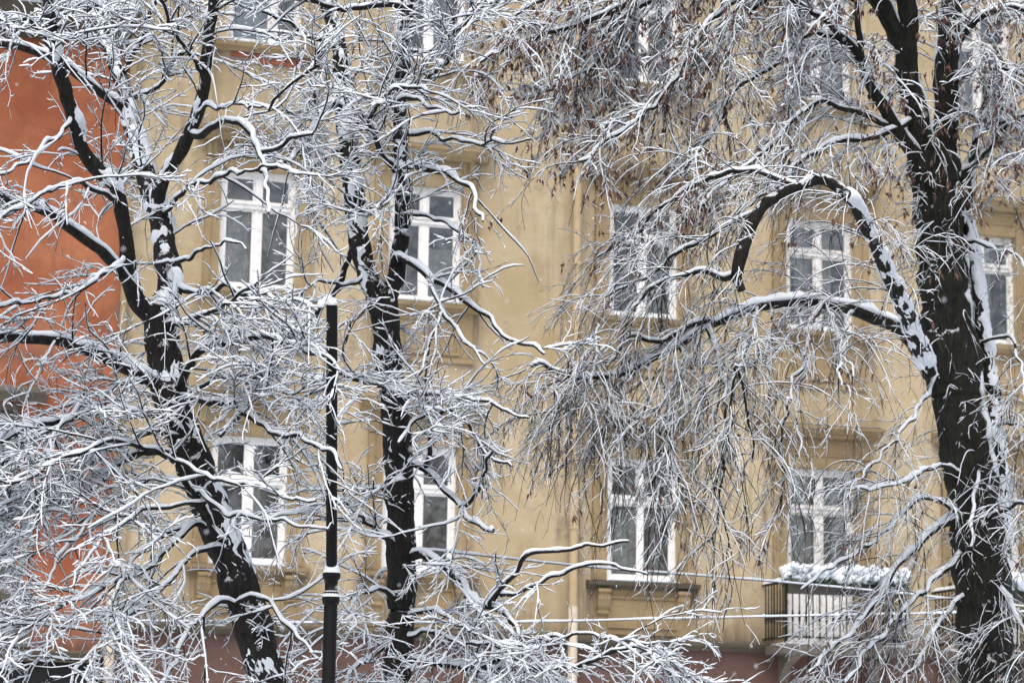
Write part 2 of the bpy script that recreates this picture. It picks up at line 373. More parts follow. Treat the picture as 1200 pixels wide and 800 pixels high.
def frame_rect(mb, x0, x1, z0, z1, w, y0, y1):
    mb.box(x0, x0+w, y0, y1, z0, z1); mb.box(x1-w, x1, y0, y1, z0, z1)
    mb.box(x0+w, x1-w, y0, y1, z1-w, z1); mb.box(x0+w, x1-w, y0, y1, z0, z0+w)
def curtain_mesh(x0, x1, z0, z1, y, amp=0.03, waves=7):
    n = 40; xs = np.linspace(x0, x1, n); ys = y+amp*np.sin(np.linspace(0, waves*6.28, n))+0.01*rng.normal(0, 1, n)
    V = [(x, q, z0) for x, q in zip(xs, ys)]+[(x, q, z1) for x, q in zip(xs, ys)]
    return MB().add(V, [(i, i+1, n+i+1, n+i) for i in range(n-1)])
def window(parent, x0, x1, zb, zt, ztr, paint, mull=0.5, thin_lower=False, curt=(), y=WY, bars=False, tall=None, rec=0.085, thin=0.0):
    e = 0.004; x0 += e; x1 -= e; zt -= e; zb += e
    y0 = y+rec; y1 = y0+0.09
    mb = MB(); w = 0.075
    frame_rect(mb, x0, x1, zb, zt, w, y0, y1)
    mb.box(x0+w, x1-w, y0-0.02, y1-0.01, ztr-0.05, ztr+0.05)
    mb.box(x0+w, x1-w, y0-0.045, y0-0.02, ztr+0.02, ztr+0.045)
    xm = x0+(x1-x0)*mull; mw = 0.045 if not thin_lower else 0.022
    mb.box(xm-0.04, xm+0.04, y0+0.003, y1-0.012, ztr+0.05, zt-w)
    mb.box(xm-mw, xm+mw, y0+0.003, y1-0.012, zb+w, ztr-0.05)
    wd = mb.build('window', paint, parent)
    for (a, b_, c, d) in ((x0+w, xm-0.04, ztr+0.05, zt-w), (xm+0.04, x1-w, ztr+0.05, zt-w), (x0+w, xm-mw, zb+w, ztr-0.05), (xm+mw, x1-w, zb+w, ztr-0.05)):
        e2 = 0.002; s = MB(); lo = c
        if tall and d < ztr: # a door leaf: solid panel below
            lo = tall
            pl = MB().box(a+e2, b_-e2, y0+0.03, y0+0.06, c+e2, tall-0.002); pl.box(a+0.07, b_-0.07, y0+0.015, y0+0.03, c+0.10, tall-0.12)
            pl.build('door_panel', M['white'], wd)
        frame_rect(s, a+e2, b_-e2, lo+e2, d-e2, 0.035, y0+0.018, y0+0.06)
        s.build('sash', paint, wd)
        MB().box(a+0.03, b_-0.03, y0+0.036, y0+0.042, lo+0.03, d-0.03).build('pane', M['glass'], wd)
        if bars and d < ztr:
            zz = lo+(d-lo)*0.5
            MB().box(a+0.037, b_-0.037, y0+0.022, y0+0.035, zz-0.012, zz+0.012).build('glazing_bar', paint, wd)
    # room behind
    ya, yb = y+0.23, y+2.2; xa, xb, za, zc = x0-0.3, x1+0.3, zb-0.3, zt+0.25
    MB().add([(xa, ya, za), (xb, ya, za), (xb, yb, za), (xa, yb, za), (xa, ya, zc), (xb, ya, zc), (xb, yb, zc), (xa, yb, zc)], [BF[0], BF[1], BF[3], BF[4], BF[5]]).build('room_interior', M['room'], wd)
    for (fa, fb, ga, gb, mk) in curt:
        W_ = x1-x0-0.1; H_ = zt-zb-0.1
        curtain_mesh(x0+0.05+W_*fa, x0+0.05+W_*fb, zb+0.05+H_*ga, zb+0.05+H_*gb, y+0.30, 0.025 if mk == 'curtain' else 0.002, max(2, int(9*(fb-fa)))).build('curtain' if mk == 'curtain' else 'blind', M[mk], wd)
    return wd

CURT = {(0, 0): [(0, 0.62, 0, 1, 'blind')], (0, 1): [(0.0, 0.44, 0, .68, 'curtain'), (0.52, 0.62, 0, .68, 'curtain')], (0, 2): [(0.5, 0.72, 0, 1, 'curtain')],
        (1, 0): [(0.5, 0.9, 0, 1, 'curtain')], (1, 1): [(0.55, 1, 0, .5, 'curtain'), (0, .3, 0, 1, 'curtain')], (1, 2): [(0.0, 0.35, 0, 1, 'curtain')],
        (2, 0): [(0, .5, 0, 1, 'curtain')], (2, 1): [(0.6, 1, 0, 1, 'curtain')], (2, 2): [(0.0, 0.5, 0.05, .6, 'curtain')],
        (3, 0): [(0, 1, 0, .7, 'curtain')], (3, 1): [(.2, .8, 0, 1, 'curtain')], (3, 2): [(0.0, 0.46, 0, 1, 'curtain'), (0.78, 1, 0, 1, 'curtain')],
        (4, 0): [(0, .5, 0, 1, 'curtain')], (4, 1): [(0.45, 0.75, 0, 1, 'curtain')], (4, 2): [(0, .4, 0, 1, 'curtain')]}
GAPS = []
for ci, (a, b_) in enumerate(COLS):
    for ri, (t, m_, bt) in enumerate(ROWS):
        door = ri == 2 and ci in (3, 4)
        zb = LEDGE+0.02 if door else bt
        paint = M['flaky'] if (ci >= 3 or (ci == 0 and ri == 0)) else M['white']
        wd = window(yh, a, b_, zb, t, m_, paint, mull=0.62 if (ci, ri) == (0, 0) else 0.5, thin_lower=(ci, ri) == (2, 2), curt=CURT.get((ci, ri), [(0, .4, 0, 1, 'curtain')]), tall=bt+0.05 if door else None)
        F_ = WY
        # plaster architrave: two stepped strips each side and over the head
        for sx, xe in ((-1, a), (1, b_)):
            mb = MB(); p, q = sorted((xe+sx*0.004, xe+sx*0.15)); mb.box(p, q, F_-0.035, F_+0.01, zb+0.0, t+0.15)
            p, q = sorted((xe+sx*0.15, xe+sx*0.25)); mb.box(p, q, F_-0.06, F_+0.01, zb, t+0.15)
            mb.build('architrave', M['trim'] if ri else M['yellow'], yh)
        MB().box(a+0.004-0.0, b_-0.004, F_-0.035, F_+0.01, t+0.004, t+0.15).build('lintel', M['trim'] if ri else M['yellow'], yh)
        if ri:
            # frieze panel and hood cornice
            fz0, fz1 = t+0.15, t+(0.43 if ri == 1 else 0.50)
            mb = MB(); mb.box(a-0.25, b_+0.25, F_-0.03, F_+0.01, fz0, fz1)
            frame_rect(mb, a-0.02, b_+0.02, fz0+0.05, fz1-0.05, 0.03, F_-0.05, F_-0.028)
            mb.box(a-0.25, a-0.09, F_-0.075, F_-0.031, fz0+0.02, fz1); mb.box(b_+0.09, b_+0.25, F_-0.075, F_-0.031, fz0+0.02, fz1)
            mb.build('frieze', M['trim'], yh)
            MB().prof(a-0.40, b_+0.40, [(F_+0.02, fz1), (F_-0.09, fz1), (F_-0.12, fz1+0.04), (F_-0.2, fz1+0.06), (F_-0.24, fz1+0.11), (F_-0.3, fz1+0.12), (F_-0.31, fz1+0.17), (F_+0.02, fz1+0.21)]).build('hood_cornice', M['trim'], yh)
            lumpy_strip(a-0.36, b_+0.36, F_-0.29, F_-0.02, fz1+0.185, 0.016, 100+ci*7+ri).build('snow_on_cornice', M['snow'], yh)
        if not door:
            so_ = 0.34 if ri == 2 else (0.28 if ri == 1 else 0.22)
            pr = [(F_+0.08, bt-0.14), (F_-0.05, bt-0.14), (F_-0.08, bt-0.10), (F_-0.16, bt-0.085), (F_-0.18, bt-0.02), (F_+0.08, bt+0.002)]
            sill = MB().prof(a-so_, b_+so_, pr).build('window_sill', M['ledge'] if (ri == 2 and ci == 2) else M['trim'], yh)
            lumpy_strip(a+0.01, b_-0.01, F_-0.16, F_+0.08, bt-0.012, 0.05, 40+ci*5+ri).build('snow_on_sill', M['snow'], sill)
        if ri >= 1 and not door:
            # apron: recessed panel frame and two consoles
            z1 = bt-0.14; z0 = z1-(0.78 if ri == 1 else 0.70)
            mb = MB(); mb.box(a-0.2, b_+0.2, F_-0.02, F_+0.01, z0, z1)
            frame_rect(mb, a+0.02, b_-0.02, z0+0.1, z1-0.1, 0.04, F_-0.045, F_-0.018)
            if ri == 1: mb.box(a-0.22, b_+0.22, F_-0.05, F_-0.021, z0-0.02, z0+0.05)
            mb.build('apron_panel', M['trim'], yh)
            if ri == 2:
                for cx in (a-0.07, b_+0.07):
                    c = MB(); c.prof(cx-0.1, cx+0.1, [(F_-0.021, z1), (F_-0.15, z1), (F_-0.15, z1-0.05), (F_-0.12, z1-0.07), (F_-0.13, z1-0.16), (F_-0.09, z1-0.28), (F_-0.055, z1-0.33), (F_-0.07, z1-0.38), (F_-0.021, z1-0.42)])
                    for k in (-0.055, 0, 0.055): c.box(cx+k-0.012, cx+k+0.012, F_-0.142, F_-0.10, z1-0.17, z1-0.08)
                    c.build('console', M['trim'], yh)
# exposed bricks where plaster has fallen under the top left sill
a, b_ = COLS[0]; bt = ROWS[0][2]
base = MB().box(a+0.05, b_+0.18, WY-0.006, WY+0.01, bt-0.33, bt-0.142).build('bare_mortar', M['mortar'], yh)
bm_ = MB().box(-0.118, 0.118, -0.012, 0.012, -0.032, 0.032).mesh('brick', M['brick'])
for r in range(2):
    for k in range(5):
        x = a+0.2+k*0.25+(0.12 if r else 0)
        if x+0.1 > b_+0.18 or (r == 1 and k in (0, 4)): continue
        o = bpy.data.objects.new('brick', bm_); COL.objects.link(o); o.location = (x+random.uniform(-.008, .008), WY-0.012+random.uniform(-.006, .004), bt-0.185-r*0.078); o.rotation_euler = (0, random.uniform(-.03, .03), 0); attach(o, yh)
# downpipes
def pipe(px, pyb, zt, matl, parent, lo=None):
    x = wall(px, pyb)[0]; zb = LEDGE-0.05; y = WY-0.17
    p = MB().lathe((x, y), [(0.066, (lo if lo else zb)), (0.066, zt)], 14).build('downpipe', matl, parent, True)
    for z in np.arange((lo or zb)+1.2, zt, 2.1): MB().lathe((x, y), [(0.067, z), (0.079, z+0.01), (0.079, z+0.05), (0.067, z+0.06)], 14).build('pipe_collar', matl, p, True)
    return p
zsp = wall(667, 712)[2]
dp = pipe(667, 745, TOP, M['pipe'], yh, zsp)
MB().lathe((wall(667, 745)[0], WY-0.17), [(0.074, LEDGE-0.8), (0.074, zsp), (0.068, zsp+0.012)], 14).build('cast_pipe_foot', M['pipe_new'], dp, True)
x_ = wall(127, 745)[0]
dp2 = MB().lathe((x_, WY-0.16), [(0.064, LEDGE+0.45), (0.064, TOP)], 14).build('downpipe', M['trim'], yh, True)
MB().lathe((x_, WY-0.16), [(0.074, 0.1), (0.074, LEDGE+0.45), (0.066, LEDGE+0.47)], 14).build('cast_pipe_foot', M['pipe_new'], dp2, True)

# balconies with iron railings
bal_me = MB().lathe((0, 0), [(0.012, 0), (0.012, 0.25), (0.019, 0.30), (0.024, 0.36), (0.019, 0.42), (0.012, 0.47), (0.012, 0.90)], 6).mesh('baluster', M['iron'], True)
def balcony(cx, hw):
    yf = WY-0.92; z0 = LEDGE-0.02
    sl_ = MB(); sl_.prof(cx-hw-0.05, cx+hw+0.05, [(WY-0.221, z0-0.14), (yf, z0-0.14), (yf-0.05, z0-0.06), (yf-0.06, z0), (WY-0.221, z0)])
    bc = sl_.build('balcony', M['stone'], yh)
    for sx in (-1, 1):
        x = cx+sx*(hw-0.25)
        MB().prof(x-0.08, x+0.08, [(WY-0.222, z0-0.141), (yf+0.15, z0-0.141), (yf+0.2, z0-0.2), (WY-0.4, z0-0.32), (WY-0.222, z0-0.55)]).build('bracket', M['stone'], bc)
    lumpy_strip(cx-hw, cx+hw, yf-0.04, WY-0.24, z0+0.001, 0.05, 5).build('snow_on_slab', M['snow'], bc)
    rl = MB(); zt = z0+0.98
    rl.box(cx-hw-0.02, cx+hw+0.02, yf-0.02, yf+0.02, zt-0.03, zt); rl.box(cx-hw, cx+hw, yf-0.012, yf+0.012, z0+0.10, z0+0.125)
    for sx in (-1, 1):
        x = cx+sx*hw; rl.box(x-0.018, x+0.018, yf+0.02, WY-0.005, zt-0.03, zt); rl.box(x-0.012, x+0.012, yf+0.02, WY-0.005, z0+0.10, z0+0.125)
        rl.box(x-0.02, x+0.02, yf-0.018, yf+0.018, z0, zt-0.031)
    rl.build('railing', M['iron'], bc)
    for x in np.arange(cx-hw+0.115, cx+hw-0.05, 0.115):
        o = bpy.data.objects.new('baluster', bal_me); COL.objects.link(o); o.location = (x, yf, z0+0.075); attach(o, bc)
    for sx in (-1, 1):
        for y in np.arange(yf+0.11, WY-0.08, 0.115):
            o = bpy.data.objects.new('baluster', bal_me); COL.objects.link(o); o.location = (cx+sx*hw, y, z0+0.075); attach(o, bc)
    lumpy_strip(cx-hw, cx+hw, yf-0.022, yf+0.02, zt+0.0, 0.03, 9).build('snow_on_railing', M['snow'], bc)
    for sx in (-1, 1):
        x = cx+sx*hw; P = np.linspace((x, yf+0.02, zt), (x, WY-0.02, zt), 12)[None]; V, F = snowcap(P, np.full((1, 12), 0.018), 5, 0.03)
        MB().add(V, F).build('snow_on_railing', M['snow'], bc)
    return bc, yf, zt
def snowy_planter(x0, x1, y, z, label, seed):
    r = np.random.default_rng(seed); e = empty('planter_box', ((x0+x1)/2, y, z), label, 'planter', 'snow covered balcony planters')
    MB().box(x0, x1, y-0.09, y+0.09, z-0.17, z).build('box', M['planter'], e)
    # leaves
    n = 700; c = np.stack([r.uniform(x0-0.03, x1+0.03, n), y+r.normal(0, 0.09, n), z+np.abs(r.normal(0.06, 0.07, n))-0.03-0.1*(r.random(n) < 0.3)], 1)
    u = r.normal(0, 1, (n, 3)); u /= np.linalg.norm(u, axis=1, keepdims=True); v = np.cross(u, r.normal(0, 1, (n, 3))); v /= np.linalg.norm(v, axis=1, keepdims=True)
    V = np.stack([c-u*0.045, c+v*0.018, c+u*0.045, c-v*0.018], 1).reshape(-1, 3)
    tag(MB().add(V, np.arange(n*4).reshape(-1, 4)).build('foliage', M['leaf'], e), kind='stuff')
    # clumps of snow on the leaves
    mb = MB(); k = 0
    for x in np.arange(x0, x1, 0.055):
        for _ in range(5):
            cc = np.array([x+r.uniform(-.03, .03), y-0.03+r.normal(0, 0.08), z+0.06+r.uniform(0, 0.20)]); rad = r.uniform(0.045, 0.095)
            th = np.linspace(0, math.pi, 6); ph = np.arange(9)*2*math.pi/9
            q = rad*(1+0.22*r.normal(0, 1, (6, 9)))
            V = np.stack([cc[0]+q*np.sin(th)[:, None]*np.cos(ph), cc[1]+q*np.sin(th)[:, None]*np.sin(ph), cc[2]+0.75*q*np.cos(th)[:, None]], -1).reshape(-1, 3)
            mb.add(V, grid_faces(1, 6, 9))
    tag(mb.build('snow_clumps', M['snow'], e, True), kind='stuff')
bx0 = wall(894, 750)[0]; c3 = (COLS[3][0]+COLS[3][1])/2; hw = c3-bx0
bc, yf, zt = balcony(c3, hw)
snowy_planter(c3-hw+0.02, c3+0.38, yf+0.02, zt-0.02, 'long planter heaped with snow on the iron balcony railing under the flaking window', 3)
snowy_planter(c3+0.50, c3+hw-0.02, yf+0.02, zt-0.02, 'short snow heaped planter at the balcony corner next to the thick right trunk', 4)
c4 = (COLS[4][0]+COLS[4][1])/2
bc2, yf2, zt2 = balcony(c4, hw)
snowy_planter(c4-0.5, c4+0.5, yf2+0.02, zt2-0.02, 'snow heaped planter at the right picture edge beyond the thick trunk', 6)

# ================================================================ ORANGE HOUSE
oh = empty('tenement_house', (XL-5, WY, 0), 'orange red plaster house with grey stone window trim on the far left', 'building')
OY = WY-0.012
OX0 = -14.0; OX1 = XL-0.006; OTOP = wall(100, 52)[2]
wx1 = wall(19, 600)[0]; wx0 = wx1-1.35; wzt = wall(10, 470)[2]; wzb = wall(10, 690)[2]; SH = wall(60, 762)[2]
oho = [(wx0, wx1, wzb, wzt), (wx0-3.4, wx1-3.4, wzb, wzt), (wx0-1.4, wx1-1.4, wzb+4.1, wzt+4.1-0.4)]
holed_wall('wall', OX0, OX1, SH, OTOP, OY, oho, M['orange'], oh)
MB().box(OX0, OX1, OY+0.01, OY+8.9, 0, SH-0.002).build('shopfront_wall', M['dark'], oh)
MB().prof(OX0, OX1-0.22, [(OY+0.1, SH-0.16), (OY-0.08, SH-0.16), (OY-0.1, SH-0.06), (OY-0.16, SH-0.03), (OY-0.16, SH), (OY+0.1, SH+0.02)]).build('shopfront_cornice', M['ledge'], oh)
for i, (a, b_, c, d) in enumerate(oho):
    window(oh, a, b_, c, d, d-0.62, M['stone'] if i < 2 else M['white'], curt=[(0.6, 1, 0, .55, 'curtain')], y=OY)
    MB().box(a-0.18, a-0.004, OY-0.05, OY+0.01, c, d+0.0).build('architrave', M['orange'], oh)
    MB().box(b_+0.004, b_+0.18, OY-0.05, OY+0.01, c, d+0.0).build('architrave', M['orange'], oh)
    MB().prof(a-0.35, b_+0.35, [(OY+0.01, d+0.004), (OY-0.06, d+0.004), (OY-0.1, d+0.08), (OY-0.22, d+0.12), (OY-0.22, d+0.18), (OY+0.01, d+0.24)]).build('hood_cornice', M['stone'], oh)
    sl_ = MB().prof(a-0.25, b_+0.25, [(OY+0.06, c-0.16), (OY-0.08, c-0.16), (OY-0.14, c-0.08), (OY-0.18, c-0.06), (OY-0.18, c-0.01), (OY+0.06, c)]).build('window_sill', M['stone'], oh)
    lumpy_strip(a+0.01, b_-0.01, OY-0.16, OY+0.05, c-0.008, 0.04, 70+i).build('snow_on_sill', M['snow'], sl_)
# carved scroll stone under the sill
def scroll(cx, cz, r0, turns, sgn):
    t = np.linspace(0, 1, 44); a = t*turns*2*math.pi; r = r0*(1-0.82*t)
    P = np.stack([cx+sgn*r*np.cos(a), np.full(44, OY-0.08)-0.03*t, cz+r*np.sin(a)], 1)[None]
    return tube(P, (0.045*(1-0.5*t))[None], 8)
ap = MB().box(wx0-0.25, wx1+0.28, OY-0.05, OY+0.01, SH+0.03, wzb-0.17).build('carved_apron', M['stone'], oh)
for cx, cz, r0, sg in ((wx1-0.12, wzb-0.42, 0.17, 1), (wx1-0.5, wzb-0.5, 0.12, -1), (wx0+0.3, wzb-0.42, 0.17, -1), (wx1+0.1, wzb-0.62, 0.09, -1)):
    V, F = scroll(cx, cz, r0, 1.9, sg); MB().add(V, F).build('carved_scroll', M['stone'], ap, True)
# eave: dark cornice, zinc gutter, snowy roof
MB().prof(OX0, OX1+0.02, [(OY+1, OTOP), (OY-0.1, OTOP), (OY-0.14, OTOP+0.2), (OY-0.35, OTOP+0.3), (OY-0.38, OTOP+0.46), (OY+1, OTOP+0.46)]).build('eave_cornice', M['ledge'], oh)
t = np.linspace(math.pi, 2*math.pi, 9); gy, gz = OY-0.48, OTOP+0.60
gv = MB().prof(OX0, OX1+0.03, [(gy+0.1*math.cos(q), gz+0.1*math.sin(q)) for q in t]+[(gy+0.085*math.cos(q), gz+0.085*math.sin(q)) for q in t[::-1]]).build('gutter', M['zinc'], oh)
MB().prof(OX0, OX1+0.02, [(OY-0.385, OTOP+0.462), (OY-0.36, OTOP+0.60), (OY+4.5, OTOP+2.9), (OY+8, OTOP+0.462)]).build('roof', M['snow'], oh)

# ================================================================ LAMP POST
LD = 20.0
def zat(px, py, d): return at(px, py, d)[2]
lp = at(385, 800, LD); lx, ly = lp[0], lp[1]
pole = empty('lamp_post', (lx, ly, 0), 'slim black iron post with ring collars and a snow capped cut off top', 'post')
z1, z2, z3 = zat(384, 668, LD), zat(384, 700, LD), zat(387, 357, LD)
pxm = LD/FPX
MB().lathe((lx, ly), [(0.16, 0), (0.16, 0.5), (0.12, 0.6), (0.10, 0.75), (8*pxm, 0.9), (8*pxm, z2-0.05)], 20).build('lower_shaft', M['iron'], pole, True)
MB().lathe((lx, ly), [(7.9*pxm, z2-0.05), (10*pxm, z2-0.03), (10.6*pxm, z2+0.01), (9*pxm, z2+0.05), (7.6*pxm, z2+0.06), (7.6*pxm, z1-0.07), (10*pxm, z1-0.05), (10.8*pxm, z1-0.02), (9*pxm, z1+0.02), (6.5*pxm, z1+0.08)], 20).build('collar', M['iron'], pole, True)
tp = at(389, 357, LD)
t = np.linspace(0, 1, 14); P = np.stack([lx+(tp[0]-lx)*t, ly+(tp[1]-ly)*t, z1-0.02+(z3-z1+0.02)*t], 1)
V, F = tube(P[None], np.full((1, 14), 6.6*pxm), 18); us = MB().add(V, F); us.lathe((tp[0], tp[1]), [(6.6*pxm, z3-0.001), (0.001, z3+0.002)], 18); us.build('upper_shaft', M['iron'], pole, True)
sc = MB()
for ox, oz, rr_ in ((0, 0, 7.0), (-0.045, 0.012, 6.0), (-0.085, -0.01, 5.0), (-0.03, 0.035, 4.0)):
    sc.lathe((tp[0]+ox, tp[1]), [(rr_*0.8*pxm, z3+oz-0.02), (rr_*pxm, z3+oz), (rr_*0.95*pxm, z3+oz+0.02), (rr_*0.6*pxm, z3+oz+0.042), (0.001, z3+oz+0.05)], 14)
sc.build('snow_cap', M['snow'], pole, True)
MB().lathe((lx, ly), [(10.7*pxm, z1-0.006), (9.3*pxm, z1+0.024), (7.3*pxm, z1+0.075), (6.7*pxm, z1+0.085)], 16).build('snow_on_collar', M['snow'], pole, True)
MB().lathe((lx, ly), [(10.6*pxm, z2+0.016), (9.9*pxm, z2+0.034), (7.7*pxm, z2+0.062)], 16).build('snow_on_collar', M['snow'], pole, True)

# ================================================================ CABLES
def cable(pts, d, r, h, label):
    P = catmull([at(x, y, dd) for (x, y), dd in zip(pts, d)], 0.12)[None]; N = P.shape[1]
    e = empty('overhead_cable', tuple(P[0, 0]), label, 'cable')
    V, F = tube(P, np.full((1, N), r), 6); MB().add(V, F).build('wire', M['cable'], e, True)
    V, F = snowcap(P, np.full((1, N), r), 5, h, lump=0.18); MB().add(V, F).build('snow', M['snow'], e, True)
cable([(-260, 722), (0, 725.5), (380, 730), (610, 729), (800, 724.5), (925, 722), (1460, 712)], [27, 28, 29.5, 30.5, 31.3, 32, 34.5], 0.006, 0.02, 'thin snow lined cable running level across the bottom of the facade')
cable([(469, 642), (540, 648), (700, 665), (990, 689), (1460, 738)], [23.62, 24.6, 27.2, 31.5, 36.2], 0.008, 0.016, 'sloping dark cable from the middle trunk past the balcony railing, snow along its top')

# ================================================================ TREES
def trace(pts, base, d0, d1, w0, w1, step=0.045, wig=0.010):
    """pts in photo pixels -> world centre line with radius; depth runs d0..d1 behind the trunk plane"""
    q = []; L = np.concatenate([[0], np.cumsum([math.dist(pts[i][:2], pts[i+1][:2]) for i in range(len(pts)-1)])]); L /= L[-1]
    for p, f in zip(pts, L):
        dd = base+d0+(d1-d0)*f
        w = p[2] if len(p) > 2 else w0+(w1-w0)*f
        q.append([*at(p[0], p[1], dd), 0.5*w*dd/FPX])
    c = catmull(q, step)
    if wig:
        w = rng.normal(0, wig*0.6, (len(c), 3)); w = (w+np.roll(w, 1, 0)+np.roll(w, -1, 0))/2
        s = np.arange(len(c))[:, None]*step; w = w+wig*1.3*np.sin(s*rng.uniform(9, 15, 3)+rng.uniform(0, 6, 3))+wig*np.sin(s*rng.uniform(20, 32, 3)+rng.uniform(0, 6, 3))*0.7
        w[0] = 0; c[:, :3] += w*np.clip(np.minimum(1, 0.016/c[:, 3:4]), 0.25, 1)
        c[:, 3] *= 1+0.035*np.sin(s[:, 0]*rng.uniform(8, 20)+rng.uniform(0, 6))
    return c
def inframe(P, mx=170):
    x, y, d = project(P); return (x > -mx) & (x < 1200+mx) & (y > -mx) & (y < 800+mx*0.7)
def spawn(lines, spacing, tmin, tmax, jitter=1.0):
    """points along poly-lines (list of (N,4)) -> pos, tangent, radius, fraction"""
    A = []
    for c in lines:
        sg = np.linalg.norm(np.diff(c[:, :3], axis=0), axis=1); L = np.concatenate([[0], np.cumsum(sg)]); tot = L[-1]
        m = int(tot*(tmax-tmin)/spacing+rng.random())
        if m < 1: continue
        s = (tmin+(tmax-tmin)*(np.arange(m)+rng.random(m)*jitter)/m)*tot
        X = np.stack([np.interp(s, L, c[:, k]) for k in range(4)], 1)
        i = np.clip(np.searchsorted(L, s)-1, 0, len(sg)-1); T = (c[i+1, :3]-c[i, :3])/(sg[i][:, None]+1e-9)
        A.append(np.concatenate([X, T, (s/tot)[:, None]], 1))
    return np.concatenate(A) if A else np.zeros((0, 8))
def grow(A, N, lmin, lmax, ang, flat, grav, sig, r0, r1, up0=0.0, gexp=1.0, taper_by_frac=0.5, wind=(0, 0, 0)):
    """A from spawn -> (n,N,3),(n,N): shoots leaving their parent at an angle then bending under weight"""
    n = len(A); T = A[:, 4:7]; Z = np.array([0, 0, 1.0])
    q = rng.normal(0, 1, (n, 3)); q -= T*np.sum(q*T, 1, keepdims=True); q /= np.linalg.norm(q, axis=1, keepdims=True)+1e-9
    q[:, 2] *= (1-flat); q[:, 2] += up0; q /= np.linalg.norm(q, axis=1, keepdims=True)+1e-9
    a = np.radians(rng.normal(ang, 14, n))[:, None]
    D = T*np.cos(a)+q*np.sin(a)+np.array(wind); D /= np.linalg.norm(D, axis=1, keepdims=True)
    L = rng.uniform(lmin, lmax, n)*(1-taper_by_frac*A[:, 7]); st = (L/(N-1))[:, None]
    P = np.zeros((n, N, 3)); P[:, 0] = A[:, :3]; R = np.zeros((n, N))
    rr = np.minimum(r0, A[:, 3]*0.8)
    drift = rng.normal(0, sig*0.5, (n, 3))
    for k in range(N):
        f = k/(N-1); R[:, k] = rr+(np.minimum(r1, rr)-rr)*f
        if k:
            D = D+rng.normal(0, sig, (n, 3))+drift; D[:, 2] += grav*(f**gexp)
            D /= np.linalg.norm(D, axis=1, keepdims=True); P[:, k] = P[:, k-1]+D*st
    return P, R
def as_lines(P, R): return [np.concatenate([P[i], R[i][:, None]], 1) for i in range(len(P))]
def from_arrays(P, R, c, tmin, tmax):
    """c children per shoot, vectorised"""
    n, N, _ = P.shape; idx = np.repeat(np.arange(n), c); f = (tmin+(tmax-tmin)*((np.tile(np.arange(c), n)+rng.random(n*c))/c)); s = f*(N-1)
    i = np.minimum(s.astype(int), N-2); u = (s-i)[:, None]
    X = P[idx, i]*(1-u)+P[idx, i+1]*u; r = R[idx, i]*(1-u[:, 0])+R[idx, i+1]*u[:, 0]; T = P[idx, i+1]-P[idx, i]; T /= np.linalg.norm(T, axis=1, keepdims=True)+1e-9
    return np.concatenate([X, r[:, None], T, f[:, None]], 1)

def make_limb(tree, c, bark_m, sd=0.03, name='branch', K=8, lump=0.05, sn=1.0, ang=None, mh=0.2, patch=None, wdir=(0, -0.5, 0.5)):
    V, F = tube(c[None, :, :3], c[None, :, 3], K, lump)
    r = c[-1, 3]; 
    o = MB().add(V, F).build(name, bark_m, tree, True)
    if patch:
        V, F = snowpatch(c, int(np.clip(2*math.pi*c[:, 3].mean()/0.022, 14, 90)), patch, 0.02, wdir)
        MB().add(V, F).build('snow_patches', M['snow'], o, True)
        return o
    dep = np.minimum(sd, 0.012+c[:, 3]*0.45)*sn
    V, F = snowcap(c[None, :, :3], c[None, :, 3], 8, dep[None], lump=0.30, minhor=mh, big=0.22)
    s = MB().add(V, F).build('snow_cover', M['snow'], o, True)
    return o
def twig_mass(tree, sets, bname, sname, sdepth, minhor=0.25, gap=0.0, clumps=None):
    """sets: list of (P,R,K_twig,K_snow,depth scale)"""
    a, b_ = MB(), MB()
    for P, R, K1, K2, ds in sets:
        if len(P) == 0: continue
        V, F = tube(P, R, K1); a.add(V, F)
        V, F = snowcap(P, R, K2, sdepth*ds, minhor=minhor, gap=gap, lump=0.42); b_.add(V, F)
    if clumps is not None:            # little pillows of snow lodged in the forks
        n = len(clumps); rr = rng.uniform(0.008, 0.019, (n, 1, 1)); o8 = []
        for zz, q in ((-0.35, 0.55), (0.15, 1.0), (0.62, 0.7)): o8 += [(q*math.cos(k*math.pi/3), q*math.sin(k*math.pi/3), zz) for k in range(6)]
        V = (clumps[:, None, :]+(np.array(o8)[None]*rng.uniform(0.75, 1.3, (n, 18, 1))+[0, 0, 0.45])*rr).reshape(-1, 3)
        top = (np.arange(n)[:, None, None]*18+np.array([(12, 13, 14), (12, 14, 15), (12, 15, 16), (12, 16, 17)])[None]).reshape(-1, 3)
        b_.add(V, grid_faces(n, 3, 6), top)
    o = tag(a.build(bname, M['twig'], tree, True), kind='stuff')
    s = tag(b_.build(sname, M['snow'], o, True), kind='stuff')
    return o
GAPBOX = []
def keep_open(P, boxes, p=0.9):
    """thin out shoots that wander into places where the photograph shows bare wall"""
    if not boxes: return np.ones(len(P), bool)
    x, y, _ = project(P); k = np.ones(len(P), bool); u = rng.random(len(P))
    for (a, b_, c, d, pr) in boxes: k &= ~((x > a) & (x < b_) & (y > c) & (y < d) & (u < pr))
    return k

def snap(pts, base, d0, d1, lines):
    """start a limb on the wood of the nearest limb or trunk already built, at that wood's own distance"""
    best = None
    for c in lines:
        x, y, d = project(c[:, :3]); q = np.hypot(x-pts[0][0], y-pts[0][1]); i = int(np.argmin(q))
        if best is None or q[i] < best[0]: best = (q[i], x[i], y[i], d[i])
    if best is None or best[0] > 24: return pts, d0, d1
    nd0 = best[3]-base; pts = list(pts)
    if best[0] > 3: pts = [(best[1], best[2], *pts[0][2:])]+pts
    return pts, nd0, (d1 if abs(d1-nd0) < 2.0 else nd0+0.8*(d1-d0))
